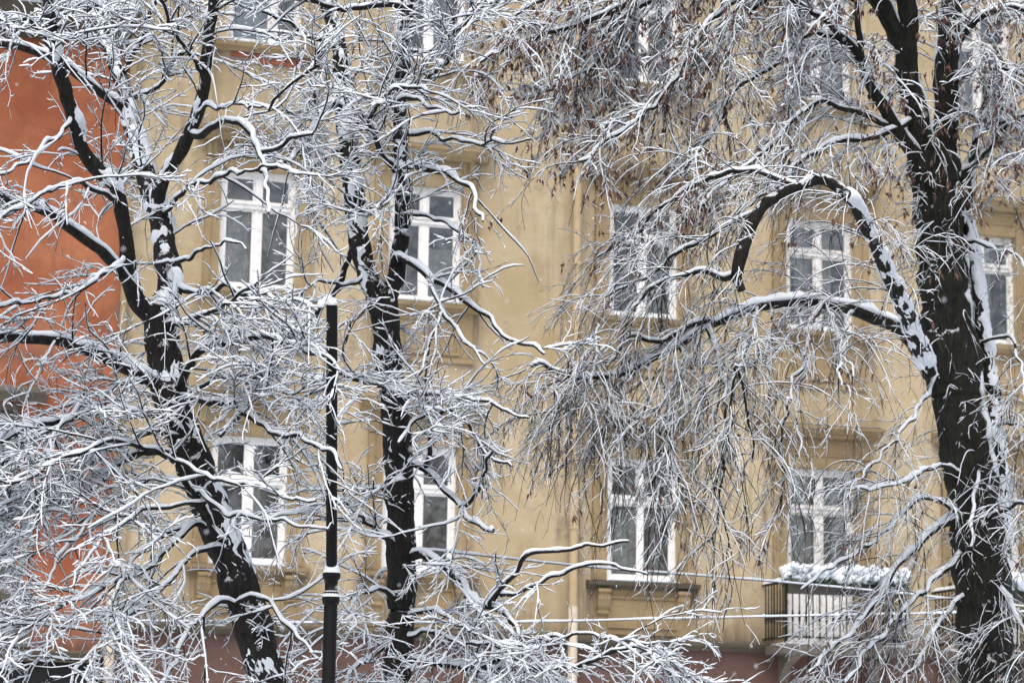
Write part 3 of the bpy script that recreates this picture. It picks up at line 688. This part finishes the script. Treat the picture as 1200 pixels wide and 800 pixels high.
# ---------------- tree A : left, leaning, heavily snowed
DA = 21.0
tA = empty('linden_tree', tuple(np.array(at(338, 830, DA))*[1, 1, 0]), 'heavily snowed left tree with a black trunk leaning in from the lamp post', 'tree', 'bare snow laden street trees')
base = at(345, 860, DA); foot = np.array([base[0]+0.25, base[1], 0.0])
tr = trace([(316, 800, 44), (295, 733, 46), (274, 665, 45), (247, 597, 44), (222, 530, 42), (201, 467, 42), (191, 410, 42), (184, 360, 40)], DA, 0, 0.7, 0, 0)
c0 = catmull([[foot[0], foot[1], -0.05, 0.30], [*at(352, 940, DA), 0.20], [*at(334, 860, DA), 0.175], tr[0]], 0.1)
trA = np.vstack([c0[:-1], tr]); make_limb(tA, trA, M['bark'], 0.05, 'trunk', 16, 0.05, patch=2.05, wdir=(0.75, -0.35, 0.6))
LA = []
def addA(pts, d0, d1, w0, w1, m='bark', K=10, sd=0.035, sn=1.0, mh=0.2, patch=None, wdir=(0.1, -0.7, 0.6)):
    pts, d0, d1 = snap(pts, DA, d0, d1, LA+[trA])
    c = trace(pts, DA, d0, d1, w0, w1); make_limb(tA, c, M[m], sd, 'branch', K, 0.06, sn, mh=mh, patch=patch, wdir=wdir); LA.append(c); return c
addA([(186, 365, 34), (199, 337, 30), (196, 304, 28), (190, 266, 27), (180, 232, 26), (170, 200, 24), (158, 152, 22), (143, 101, 19), (132, 67, 16), (118, 36, 13), (106, 0, 10), (95, -50, 7)], 0.7, 2.6, 0, 0, 'bark', 12, patch=0.95)
addA([(184, 250, 16), (190, 214, 17), (216, 169, 16), (233, 128, 15), (241, 84, 14), (245, 40, 13), (251, -5, 12), (262, -70, 9), (270, -150, 6)], 0.9, 0.5, 0, 0, patch=1.3, wdir=(-0.9,-0.2,0.6))
addA([(178, 370, 24), (160, 352, 22), (152, 325, 20), (147, 280, 18), (138, 225, 17), (121, 206, 17), (103, 184, 17), (89, 152, 17), (81, 118, 16), (67, 78, 16), (62, 34, 15), (56, -8, 13), (50, -80, 10), (48, -150, 7)], 0.4, -0.5, 0, 0, patch=1.7, wdir=(0.8,-0.2,0.7))
addA([(148, 130), (108, 101), (80, 80), (50, 63), (20, 55), (-20, 50), (-80, 46), (-150, 60)], 1.5, 0.2, 11, 6, sd=0.04)
addA([(160, 345), (132, 307), (106, 285), (80, 266), (50, 247), (20, 237), (-20, 228), (-90, 220), (-160, 226)], 0.4, -1.0, 14, 7, sd=0.045)
addA([(186, 450), (150, 432), (118, 417), (95, 407), (67, 398), (34, 397), (0, 393), (-50, 396), (-140, 405)], 0.1, -1.3, 17, 9, sd=0.05)
addA([(206, 462), (236, 410), (280, 400), (314, 393), (337, 403), (381, 420), (400, 436)], 0.2, -1.2, 10, 3)
addA([(216, 500), (216, 471), (270, 474), (297, 491), (324, 508), (358, 515), (388, 532), (402, 548)], 0.1, -1.4, 10, 3)
addA([(222, 520), (200, 495), (169, 484), (135, 481), (84, 488), (34, 501), (0, 518), (-40, 545)], 0.0, -1.6, 9, 4)
addA([(226, 535), (180, 528), (142, 540), (111, 570), (84, 584), (27, 594), (-10, 610), (-60, 640)], 0.0, -1.7, 9, 3)
addA([(258, 625), (232, 615), (216, 621), (189, 651), (162, 672), (128, 685), (95, 699), (57, 719), (20, 745)], -0.1, -1.6, 8, 2.5)
addA([(270, 655), (240, 600), (205, 545), (165, 522), (120, 520), (60, 545), (10, 570)], -0.1, -2.0, 8, 3)
addA([(240, 590), (200, 592), (165, 600), (130, 622), (100, 655), (80, 690)], -0.1, -1.6, 6, 2)
addA([(285, 712), (262, 706), (235, 720), (215, 750), (195, 790), (180, 830)], -0.1, -1.2, 7, 3)
addA([(280, 705), (300, 700), (322, 712), (338, 735), (365, 760), (390, 790)], -0.1, -0.8, 6, 2)
addA([(192, 255), (212, 226), (250, 210), (290, 200), (330, 196), (352, 205)], 0.7, -0.5, 6, 2)
addA([(234, 160), (250, 147), (272, 143), (293, 155), (305, 185), (312, 215), (314, 250)], 0.5, -0.4, 9, 3)
addA([(303, 178), (325, 172), (345, 162), (365, 155)], 0.1, -0.2, 6, 3)
addA([(228, 136), (250, 126), (290, 124), (314, 128)], 0.5, -0.3, 4, 2)
addA([(313, 131), (330, 108), (350, 92), (375, 78)], -0.3, -0.5, 3, 4)
addA([(205, 335), (235, 345), (262, 335), (285, 343), (330, 350), (372, 362)], 0.6, -1.2, 7, 2)
addA([(203, 380), (232, 372), (262, 358), (285, 343), (300, 330)], 0.4, -1.0, 7, 3)
addA([(150, 300), (110, 330), (80, 345), (40, 352), (-10, 362)], 0.2, -1.3, 6, 2)
addA([(135, 235), (95, 215), (60, 222), (20, 245), (-20, 262)], -0.2, -1.6, 6, 3)
addA([(86, 140), (60, 165), (30, 190), (0, 205), (-30, 225)], -0.3, -1.4, 5, 2)
addA([(70, 90), (50, 40), (20, 20), (-20, 25)], -0.5, -1.2, 6, 3)
addA([(150, 115), (175, 110), (190, 96), (205, 70), (225, 55)], 2.0, 1.0, 6, 2)
addA([(240, 90), (220, 60), (200, 30), (185, -10), (175, -50)], 0.6, -0.2, 5, 3)
addA([(140, 95), (160, 60), (175, 20), (200, -30)], 2.2, 1.2, 6, 4)
addA([(214, 540), (245, 560), (285, 566), (330, 580), (370, 590)], 0.1, -1.4, 6, 2)
addA([(232, 575), (262, 600), (300, 606), (350, 615), (385, 622)], 0.0, -1.2, 5, 2)
addA([(196, 432), (170, 445), (130, 455), (90, 480), (60, 520), (40, 560)], 0.1, -1.8, 7, 2.5)
addA([(200, 470), (232, 455), (262, 440), (300, 445), (340, 462), (375, 480)], 0.1, -1.6, 6, 2)
addA([(190, 310), (225, 300), (255, 285), (290, 290)], 0.8, -0.4, 5, 2)
addA([(215, 510), (170, 508), (120, 533), (70, 575), (30, 622), (0, 665), (-30, 700)], 0, -1.8, 7, 2.5)
addA([(262, 642), (225, 650), (190, 690), (150, 722), (110, 762), (80, 800)], 0, -1.5, 7, 2.5)
addA([(248, 605), (210, 618), (172, 640), (142, 680), (122, 735)], 0, -1.4, 6, 2.5)
addA([(238, 575), (190, 560), (130, 585), (80, 640), (50, 690)], 0, -2.0, 6, 2.5)
SKA = [(240, 335, 640, 800, .25), (222, 262, 60, 122, .7), (560, 700, 0, 800, .9), (350, 420, 560, 800, .5), (200, 360, 105, 200, .55), (225, 262, 190, 330, .5), (250, 352, 190, 345, .72), (268, 350, 0, 60, .6), (540, 600, 150, 300, .6), (420, 700, 0, 800, .8), (0, 120, 90, 225, .4), (0, 130, 255, 385, .5), (55, 118, 590, 700, .5), (140, 215, 560, 730, .2), (290, 380, 625, 800, .35), (160, 225, 240, 480, .35), (195, 320, 480, 800, .3), (55, 110, 0, 190, .3), (375, 402, 350, 800, .35), (366, 402, 325, 400, .8), (262, 340, 515, 660, .6)]
def crown_A(tree, L, D, skip, nm, trunk, dens=1.0):
    s1 = spawn(L, 0.118/dens, 0.14, 1.0); s1 = s1[inframe(s1[:, :3]) & keep_open(s1[:, :3], skip)]
    P1, R1 = grow(s1, 12, 0.4, 1.5, 42, 0.6, -0.075, 0.11, 0.0088, 0.0036, 0.06, 1.0, 0.35)
    kk = keep_open(P1[:, 6], skip) & keep_open(P1[:, 11], skip); P1, R1 = P1[kk], R1[kk]
    s0 = spawn([trunk], 0.20, 0.35, 1.0); s0 = s0[inframe(s0[:, :3])]
    P0, R0_ = grow(s0, 12, 0.3, 0.8, 70, 0.5, -0.14, 0.11, 0.006, 0.0035)
    P1 = np.concatenate([P1, P0]); R1 = np.concatenate([R1, R0_])
    s2 = from_arrays(P1, R1, 9, 0.10, 1.0); s2 = s2[inframe(s2[:, :3]) & keep_open(s2[:, :3], skip, .6)]
    P2, R2 = grow(s2, 6, 0.14, 0.72, 36, 0.6, -0.07, 0.15, 0.0043, 0.0024, 0.05, 1.0, 0.45)
    s3 = from_arrays(P2, R2, 4, 0.10, 1.0); s3 = s3[inframe(s3[:, :3], 60)]
    P3, R3 = grow(s3, 4, 0.03, 0.19, 42, 0.5, 0.04, 0.17, 0.0031, 0.0019, 0.03, 1.0, 0.4)
    twig_mass(tree, [(P1, R1, 4, 5, 1.2), (P2, R2, 3, 4, 0.82), (P3, R3, 3, 3, 0.7)], 'twigs', 'twig_snow', 0.0122, gap=0.06, clumps=np.concatenate([s1[:, :3], s2[rng.random(len(s2)) < 0.4, :3]]))
    print(nm, len(P1), len(P2), len(P3))
crown_A(tA, LA, DA, SKA, 'A', trA, 1.12)

# ---------------- tree B : middle, two upright stems
DB = 23.5
tB = empty('linden_tree', tuple(np.array(at(468, 840, DB))*[1, 1, 0]), 'middle tree with two upright black stems forking in front of the windows', 'tree', 'bare snow laden street trees')
tr = trace([(464, 800, 36), (469, 740, 34), (471, 690, 33), (470, 620, 34), (468, 565, 34), (463, 475, 33), (456, 434, 33), (452, 376, 34), (447, 345, 34)], DB, 0, 0.2, 0, 0)
c0 = catmull([[*(np.array(at(458, 860, DB))*[1, 1, 0]+[0, 0, -0.05]), 0.24], [*at(460, 930, DB), 0.165], [*at(462, 860, DB), 0.15], tr[0]], 0.1)
trB = np.vstack([c0[:-1], tr]); make_limb(tB, trB, M['bark'], 0.05, 'trunk', 16, 0.06, patch=2.4, wdir=(0.1, -0.6, 0.6))
LB = []
def addB(pts, d0, d1, w0, w1, m='bark', K=10, sd=0.035, sn=1.0, mh=0.2, patch=None, wdir=(0.1, -0.7, 0.6)):
    pts, d0, d1 = snap(pts, DB, d0, d1, LB+[trB])
    c = trace(pts, DB, d0, d1, w0, w1); make_limb(tB, c, M[m], sd, 'branch', K, 0.06, sn, mh=mh, patch=patch, wdir=wdir); LB.append(c); return c
addB([(449, 352, 30), (431, 324, 25), (423, 290, 24), (416, 244, 24), (411, 195, 24), (406, 150, 24), (402, 105, 23), (400, 75, 22), (394, 38, 18), (380, 0, 16), (366, -60, 12), (358, -140, 8)], 0.2, 1.6, 0, 0, 'bark', 12, patch=1.25, wdir=(-0.2,-0.7,0.6))
addB([(450, 356, 26), (463, 330, 20), (467, 305, 19), (471, 265, 19), (473, 225, 18), (469, 180, 17), (469, 124, 16), (472, 75, 19), (475, 30, 18), (478, -10, 16), (484, -80, 12), (488, -150, 8)], 0.2, 0.6, 0, 0, 'bark', 12, patch=1.9)
addB([(474, 8), (440, 6), (404, 12), (370, 2), (340, -10)], 0.5, -0.3, 8, 4)
addB([(470, 215), (466, 203), (483, 195), (509, 200), (539, 211), (556, 232), (566, 262)], 0.4, -1.0, 10, 3)
addB([(466, 204), (453, 188), (441, 165), (434, 145), (445, 120), (470, 100), (500, 108)], 0.3, -0.9, 8, 3)
addB([(466, 205), (458, 228), (446, 242), (430, 249), (412, 240), (402, 228)], 0.3, -0.8, 8, 3)
addB([(404, 130), (392, 122), (378, 132), (362, 158), (345, 182), (325, 195), (300, 200)], 0.8, -0.8, 9, 3)
addB([(406, 150), (425, 140), (455, 118), (490, 118), (520, 132), (540, 130)], 0.8, -0.9, 7, 2.5)
addB([(408, 170), (380, 185), (360, 205), (350, 240), (345, 280)], 0.8, -0.5, 6, 2)
addB([(400, 60), (370, 45), (340, 30), (300, 10), (280, 20)], 1.0, 0.0, 5, 2)
addB([(396, 50), (375, 45), (372, 80), (366, 110), (368, 145)], 1.2, 0.8, 5, 3)
addB([(477, 60), (500, 60), (530, 40), (560, 12), (585, 0)], 0.5, -0.7, 4, 2)
addB([(472, 100), (492, 98), (514, 82), (530, 62), (535, 45)], 0.5, -0.4, 6, 2)
addB([(469, 155), (500, 158), (540, 165), (580, 168), (620, 165)], 0.4, -0.8, 5, 2)
addB([(462, 318), (464, 302), (488, 312), (511, 329), (538, 346), (569, 370), (592, 393), (616, 403), (640, 415)], 0.2, -1.0, 9, 3)
addB([(450, 445), (425, 440), (400, 437), (451, 455), (484, 461), (518, 461), (552, 467), (596, 481), (620, 492)], 0.0, -1.0, 8, 2.5)
addB([(505, 335), (520, 365), (540, 395), (558, 410), (568, 428)], -0.3, -0.8, 5, 2)
addB([(520, 366), (508, 395), (498, 420), (490, 440)], -0.4, -0.7, 4, 2)
addB([(468, 540), (484, 543), (505, 556), (525, 577), (541, 594), (556, 582), (565, 562), (569, 545), (578, 525)], 0.0, -0.9, 8, 3)
addB([(540, 590), (545, 605), (558, 614), (578, 624)], -0.6, -0.8, 5, 4)
addB([(500, 550), (503, 520), (510, 492), (500, 485), (480, 500), (466, 520)], -0.3, -0.9, 6, 3)
addB([(508, 488), (530, 482), (552, 500), (570, 530), (598, 548)], -0.6, -0.8, 5, 3)
addB([(472, 660), (488, 648), (501, 652), (532, 672), (549, 695), (562, 708), (589, 716), (602, 729), (606, 745)], 0.0, -0.8, 13, 5)
addB([(575, 712), (582, 695), (602, 672), (623, 648), (663, 645), (697, 638), (735, 635)], -0.5, -1.0, 7, 2.5)
addB([(587, 697), (623, 689), (656, 672), (683, 662), (720, 662), (760, 672)], -0.6, -1.1, 5, 2)
addB([(549, 695), (560, 715), (565, 740), (563, 760)], -0.4, -0.6, 8, 4)
addB([(466, 770), (500, 775), (545, 781), (603, 780), (643, 783), (680, 780), (704, 768), (724, 760), (755, 764), (788, 788)], -0.2, -1.6, 8, 2.5)
addB([(545, 785), (575, 776), (603, 764), (636, 749), (677, 743), (721, 748), (758, 758)], -0.6, -1.6, 6, 2)
addB([(466, 750), (440, 765), (410, 790), (390, 820)], -0.1, -1.0, 7, 3)
addB([(470, 700), (440, 690), (420, 700), (395, 730)], 0.0, -1.0, 6, 2)
addB([(470, 640), (440, 620), (415, 600), (400, 570), (395, 560)], 0.0, -1.0, 6, 2)
addB([(466, 590), (440, 570), (420, 578), (400, 590)], 0.0, -1.0, 5, 2)
addB([(480, 745), (510, 740), (545, 755), (590, 752), (625, 765)], -0.2, -1.2, 5, 2)
addB([(478, 720), (505, 715), (535, 728), (560, 745)], -0.2, -1.0, 5, 2)
addB([(418, 268), (410, 300), (396, 335), (375, 364), (335, 413), (307, 447), (290, 475), (271, 497), (258, 512)], -2.4, -1.6, 7, 6, sd=0.014); LB.pop()
addB([(440, 350), (420, 370), (395, 385), (380, 400)], 0.1, -0.4, 5, 2)
addB([(430, 320), (410, 335), (380, 330), (350, 345)], 0.4, -0.6, 5, 2)
addB([(470, 255), (490, 250), (520, 262), (545, 275), (560, 300), (566, 340)], 0.4, -0.7, 5, 2)
SKB = [(415, 760, 690, 800, .22), (385, 480, 560, 700, .25), (560, 640, 200, 420, .8), (585, 700, 480, 650, .85), (600, 800, 420, 640, .9), (478, 542, 222, 355, .62), (490, 570, 40, 200, .45), (488, 580, 370, 450, .35), (640, 800, 640, 745, .75), (480, 540, 520, 660, .6), (600, 720, 0, 400, .85), (250, 352, 190, 345, .8), (268, 352, 0, 60, .7), (540, 600, 600, 660, .7), (435, 490, 340, 800, .35), (380, 430, 0, 330, .3), (455, 490, 0, 330, .3), (374, 402, 350, 800, .4), (366, 402, 325, 400, .8)]
crown_A(tB, LB, DB, SKB, 'B', trB, 1.95)

# ---------------- tree C : right, stout, weeping, dry bracts
DC = 26.0
tC = empty('linden_tree', tuple(np.array(at(1160, 840, DC))*[1, 1, 0]), 'stout right tree with weeping twigs, brown seed bracts and a long arching limb', 'tree', 'bare snow laden street trees')
tr = trace([(1157, 800, 64), (1153, 712, 62), (1143, 600, 62), (1127, 494, 60), (1115, 416, 62), (1108, 349, 58), (1102, 281, 58), (1097, 214, 60), (1092, 175, 56)], DC, 0, 0.3, 0, 0)
c0 = catmull([[*(np.array(at(1165, 860, DC))*[1, 1, 0]+[0, 0, -0.05]), 0.46], [*at(1161, 930, DC), 0.33], [*at(1159, 860, DC), 0.295], tr[0]], 0.1)
trC = np.vstack([c0[:-1], tr]); make_limb(tC, trC, M['bark_mossy'], 0.03, 'trunk', 20, 0.07)
LC = []; LCh = []
def addC(pts, d0, d1, w0, w1, m='bark_mossy', K=10, sd=0.035, sn=1.0, mh=0.2, patch=None, wdir=(0.1, -0.7, 0.6), hang=True):
    pts, d0, d1 = snap(pts, DC, d0, d1, LC+[trC])
    c = trace(pts, DC, d0, d1, w0, w1); make_limb(tC, c, M[m], sd, 'branch', K, 0.06, sn, mh=mh, patch=patch, wdir=wdir); LC.append(c); return c
addC([(1090, 205, 34), (1074, 130, 27), (1062, 80, 27), (1064, 30, 25), (1058, -20, 22), (1040, -90, 16), (1020, -170, 10)], 0.2, -0.4, 0, 0)
addC([(1102, 205, 36), (1108, 140, 30), (1109, 90, 29), (1111, 45, 27), (1116, -5, 25), (1125, -80, 18), (1130, -170, 10)], 0.2, 0.5, 0, 0)
addC([(1084, 200, 22), (1050, 150, 16), (1032, 120, 14), (1017, 96, 11), (1008, 60, 8), (1004, 0, 6), (996, -60, 5)], 0.1, -0.8, 0, 0)
addC([(1170, 720, 20), (1176, 640, 18), (1172, 559, 18), (1166, 494, 18), (1161, 443, 17), (1152, 382, 16), (1143, 315, 15), (1134, 250, 13), (1140, 180, 10), (1160, 100, 7)], -0.35, 0.4, 0, 0, 'bark_mossy', patch=0.35, wdir=(0.5,-0.6,0.5))
addC([(1130, 225, 20), (1130, 204, 17), (1140, 198, 6), (1165, 165, 5), (1190, 140, 4), (1230, 120, 3)], 0, -0.5, 0, 0)
addC([(1090, 440), (1070, 403), (1050, 383), (1019, 370), (986, 359), (952, 353), (918, 355), (884, 359), (851, 373), (820, 386), (800, 402), (771, 417), (737, 434), (704, 442), (670, 440), (636, 429), (619, 427)], -0.2, -2.2, 18, 4, sd=0.05)
addC([(835, 376), (805, 383), (771, 400), (741, 395), (724, 410), (711, 430)], -1.6, -2.0, 8, 3)
addC([(1085, 425, 24), (1060, 363, 19), (1043, 326, 18), (1022, 280, 16), (1002, 238, 15), (990, 226, 12)], 0.1, -2.5, 0, 0, patch=-0.1, wdir=(0.2, -0.4, 0.9))
addC([(1012, 250, 10), (996, 232, 14), (979, 218, 14), (962, 209, 14), (935, 218, 13), (911, 230, 14), (891, 244, 15), (878, 270, 15), (868, 300, 15), (864, 325, 13), (870, 341, 10)], -2.3, -2.4, 0, 0, m='bark', patch=2.5, wdir=(0.2, 0.0, 1.0))
addC([(868, 318), (850, 325), (830, 318), (800, 322), (770, 335), (740, 360)], -2.4, -1.9, 8, 3)
addC([(890, 245), (860, 262), (825, 280), (790, 300), (750, 330), (710, 345)], -2.3, -1.5, 6, 2)
addC([(935, 218), (900, 205), (860, 200), (820, 215), (780, 240), (740, 275), (700, 300)], -1.6, -1.0, 7, 2.5)
addC([(1130, 600), (1117, 608), (1094, 621), (1070, 645), (1050, 665), (1030, 699), (1003, 736), (975, 760), (945, 790)], -0.3, -1.6, 10, 3)
addC([(1130, 610), (1114, 594), (1087, 584), (1063, 594), (1043, 618), (1003, 648), (968, 668), (940, 690)], -0.3, -1.5, 6, 2)
addC([(1135, 640), (1110, 665), (1085, 690), (1060, 715), (1020, 760), (990, 800)], -0.3, -1.4, 6, 3)
addC([(1140, 560), (1100, 545), (1070, 560), (1040, 570), (1000, 575)], -0.3, -1.5, 4, 2)
addC([(1140, 700), (1120, 705), (1095, 740), (1075, 775), (1050, 810)], -0.3, -1.2, 7, 3)
addC([(1150, 690), (1160, 680), (1180, 700), (1200, 740), (1225, 790)], -0.4, -1.2, 6, 3)
addC([(1145, 620), (1170, 600), (1200, 590), (1240, 600)], -0.4, -1.2, 6, 3)
addC([(1140, 520), (1146, 560), (1140, 600), (1138, 640)], -0.5, -0.7, 5, 4)
addC([(1120, 440), (1101, 440), (1085, 465), (1062, 500), (1035, 530), (1010, 560)], -0.4, -1.4, 5, 2)
# canopy limbs that arch out of the top of the frame and hang back into it
addC([(1060, 60), (1010, -40), (940, -110), (860, -120), (790, -70), (750, -10), (712, 15), (682, 27), (650, 37), (600, 54), (560, 75)], -0.3, -1.8, 20, 3)
addC([(1062, 60), (1000, -30), (930, -70), (860, -60), (800, -30), (760, 0), (707, 40), (700, 72), (682, 87), (657, 97), (625, 120)], -0.3, -1.2, 16, 3)
addC([(1040, 130), (1000, 60), (950, 40), (905, 78), (862, 105), (845, 137), (825, 170), (800, 200)], -0.4, -1.0, 7, 3)
addC([(1005, 60), (960, 20), (900, -10), (850, 10), (815, 50), (790, 95), (760, 130), (720, 160), (680, 190)], -0.7, -1.8, 7, 3)
addC([(860, -60), (800, -50), (740, -50), (700, -20), (640, 0), (600, 20)], -0.9, -1.6, 10, 4)
addC([(1000, 0), (970, -20), (900, 0), (870, 30), (840, 60), (820, 100)], -0.8, -0.4, 8, 3)
addC([(1070, 140), (1030, 160), (990, 165), (950, 180), (915, 215), (880, 240)], -0.1, -1.3, 8, 3)
addC([(1050, 150), (1000, 130), (960, 120), (930, 140), (900, 175), (860, 205), (820, 240)], -0.1, -1.6, 7, 3)
addC([(718, 0), (717, 30), (719, 60), (718, 92)], -0.6, -0.4, 5, 3)
addC([(690, 0), (686, 30), (683, 60), (685, 88)], -0.3, -0.2, 9, 5)
addC([(1115, 60), (1150, 20), (1190, 10), (1230, 30), (1260, 70)], 0.3, -0.5, 9, 3)
addC([(1112, 130), (1140, 135), (1170, 145), (1205, 140), (1250, 160)], 0.2, -0.6, 6, 3)
addC([(1112, 100), (1150, 80), (1190, 85), (1220, 110)], 0.3, -0.4, 6, 3)
addC([(1120, -20), (1160, -60), (1210, -50), (1250, 0)], 0.3, -0.6, 10, 4)
addC([(1130, 280), (1160, 290), (1190, 300), (1215, 330)], 0.0, -0.8, 5, 2)
addC([(1150, 400), (1180, 395), (1195, 420), (1200, 460)], 0.0, -0.6, 4, 3)
addC([(1165, 500), (1190, 495), (1220, 510)], -0.1, -0.6, 5, 3)
# hanging strands dropping from the two arcs
for (x, y, x2, y2, w) in ((960, 360, 925, 470, 6), (925, 470, 915, 600, 4), (888, 362, 870, 430, 4), (940, 360, 935, 540, 4), (835, 400, 850, 470, 7), (850, 470, 846, 560, 4), (800, 410, 790, 480, 6), (790, 480, 770, 560, 4), (868, 430, 880, 540, 4), (760, 425, 750, 520, 3), (720, 440, 725, 530, 4), (690, 442, 660, 520, 3), (905, 360, 900, 520, 3),
                          (1000, 365, 985, 450, 3), (780, 420, 800, 600, 4), (730, 440, 700, 560, 3), (820, 400, 815, 640, 3), (860, 430, 835, 690, 4), (655, 440, 640, 500, 3), (970, 360, 1005, 440, 3), (845, 560, 850, 740, 2.5), (765, 560, 780, 640, 2.5), (700, 380, 690, 450, 3), (740, 400, 715, 470, 3), (670, 400, 650, 470, 3)):
    k = 5; pts = [(x+(x2-x)*i/k+random.uniform(-6, 6)*(i > 0), y+(y2-y)*i/k) for i in range(k+1)]
    addC(pts, -1.4-random.random()*0.6, -1.5-random.random(), w*0.9, w*0.5, K=6)
def crown_C(tree):
    SK = [(560, 650, 180, 420, .75), (600, 690, 540, 760, .8), (690, 800, 600, 800, .65), (800, 890, 560, 800, .55), (925, 1000, 545, 690, .6), (1020, 1060, 210, 250, .5), (1140, 1195, 265, 420, .5), (920, 1000, 420, 545, .35), (1090, 1170, 330, 560, .75), (1110, 1180, 560, 690, .6), (700, 730, 225, 290, .4), (640, 700, 190, 330, .5), (1060, 1140, 40, 330, .35), (885, 1010, 640, 765, .8), (870, 1010, 235, 345, .5), (850, 960, 200, 340, .35), (1075, 1150, 330, 800, .35), (890, 1080, 380, 545, .45), (700, 900, 470, 620, .2)]
    s1 = spawn(LC, 0.104, 0.12, 1.0); s1 = s1[inframe(s1[:, :3], 150) & keep_open(s1[:, :3], SK)]
    P1, R1 = grow(s1, 11, 0.5, 1.75, 48, 0.3, -0.29, 0.085, 0.0060, 0.0030, 0.0, 0.8, 0.4, (-0.15, 0, 0))
    s0 = spawn([trC], 0.09, 0.25, 1.0); s0 = s0[inframe(s0[:, :3])]
    P0, R0_ = grow(s0, 11, 0.25, 0.9, 75, 0.4, -0.22, 0.12, 0.005, 0.0032)
    P1 = np.concatenate([P1, P0]); R1 = np.concatenate([R1, R0_])
    s2 = from_arrays(P1, R1, 9, 0.12, 1.0); s2 = s2[inframe(s2[:, :3], 110) & keep_open(s2[:, :3], SK)]
    P2, R2 = grow(s2, 6, 0.2, 0.8, 29, 0.3, -0.26, 0.12, 0.0037, 0.0021, 0.0, 0.9, 0.4, (-0.1, 0, -0.1))
    s3 = from_arrays(P2, R2, 3, 0.15, 1.0); s3 = s3[inframe(s3[:, :3], 40)]
    P3, R3 = grow(s3, 3, 0.05, 0.24, 42, 0.3, -0.12, 0.13, 0.0029, 0.0019, 0.0, 1.0, 0.4, (0, 0, -0.12))
    def sh(P): return np.where(P[:, :1, 2] > 7.6, 1.35, 0.68)      # more snow lodges in the spreading upper crown
    twig_mass(tree, [(P1, R1, 4, 4, 1.15*sh(P1)), (P2, R2, 3, 4, 0.95*sh(P2)), (P3, R3, 3, 3, 0.9*sh(P3))], 'twigs', 'twig_snow', 0.0080, minhor=0.65, gap=0.10)
    print('C', len(P1), len(P2), len(P3))
    # dry bracts hanging from shoot tips in the upper crown
    tip = np.concatenate([P3[:, -1], P2[:, -1], P2[:, 3]]); x, y, d = project(tip)
    pr = np.clip((340-y)/140, 0.05, 1)*1.0*np.where((x > 840) & (x < 1000) & (y > 30) & (y < 330), .35, 1.0); tip = tip[rng.random(len(tip)) < pr*0.19]; tip = np.repeat(tip, 3, 0)+rng.normal(0, 0.014, (3*len(tip), 3))
    n = len(tip); u = rng.normal(0, 0.38, (n, 3)); u[:, 2] = -1; u /= np.linalg.norm(u, axis=1, keepdims=True)
    v = np.cross(u, rng.normal(0, 1, (n, 3))); v /= np.linalg.norm(v, axis=1, keepdims=True); w = np.cross(u, v)
    L = rng.uniform(0.035, 0.085, n)[:, None]; wd = rng.uniform(0.010, 0.017, n)[:, None]
    V = np.stack([tip, tip+u*L*0.45+v*wd+w*0.006, tip+u*L+w*0.004, tip+u*L*0.5-v*wd-w*0.004], 1).reshape(-1, 3)
    mb = MB().add(V, np.arange(4*n).reshape(-1, 4))
    # the little round nuts below each bract
    c = tip+u*(L*1.05); r = 0.0065; o6 = np.array([(1, 0, 0), (0, 1, 0), (-1, 0, 0), (0, -1, 0), (0, 0, 1), (0, 0, -1)])*r
    Vn = (c[:, None, :]+o6[None]).reshape(-1, 3); t8 = np.array([(0, 1, 4), (1, 2, 4), (2, 3, 4), (3, 0, 4), (1, 0, 5), (2, 1, 5), (3, 2, 5), (0, 3, 5)])
    mb.add(Vn, np.zeros((0, 4)), (np.arange(n)[:, None, None]*6+t8[None]).reshape(-1, 3))
    tag(mb.build('dry_bracts', M['bract'], tree), kind='stuff'); print('bracts', n)
crown_C(tC)

# ================================================================ FALLING SNOW
n = 1300; px = rng.uniform(-250, 1450, n); py = rng.uniform(-200, 1000, n); dd = rng.uniform(8, 36, n)
c = np.stack([at(a, b_, d) for a, b_, d in zip(px, py, dd)]); r = rng.uniform(0.003, 0.006, n)[:, None, None]
o6 = np.array([(1, 0, 0), (0, 1, 0), (-1, 0, 0), (0, -1, 0), (0, 0, 1.5), (0, 0, -1.5)])[None]
V = (c[:, None, :]+o6*r).reshape(-1, 3); t8 = np.array([(0, 1, 4), (1, 2, 4), (2, 3, 4), (3, 0, 4), (1, 0, 5), (2, 1, 5), (3, 2, 5), (0, 3, 5)])
tag(MB().add(V, np.zeros((0, 4)), (np.arange(n)[:, None, None]*6+t8[None]).reshape(-1, 3)).build('falling_snow', M['snow']), 'small loose snowflakes drifting down in the air', None, None, 'stuff')
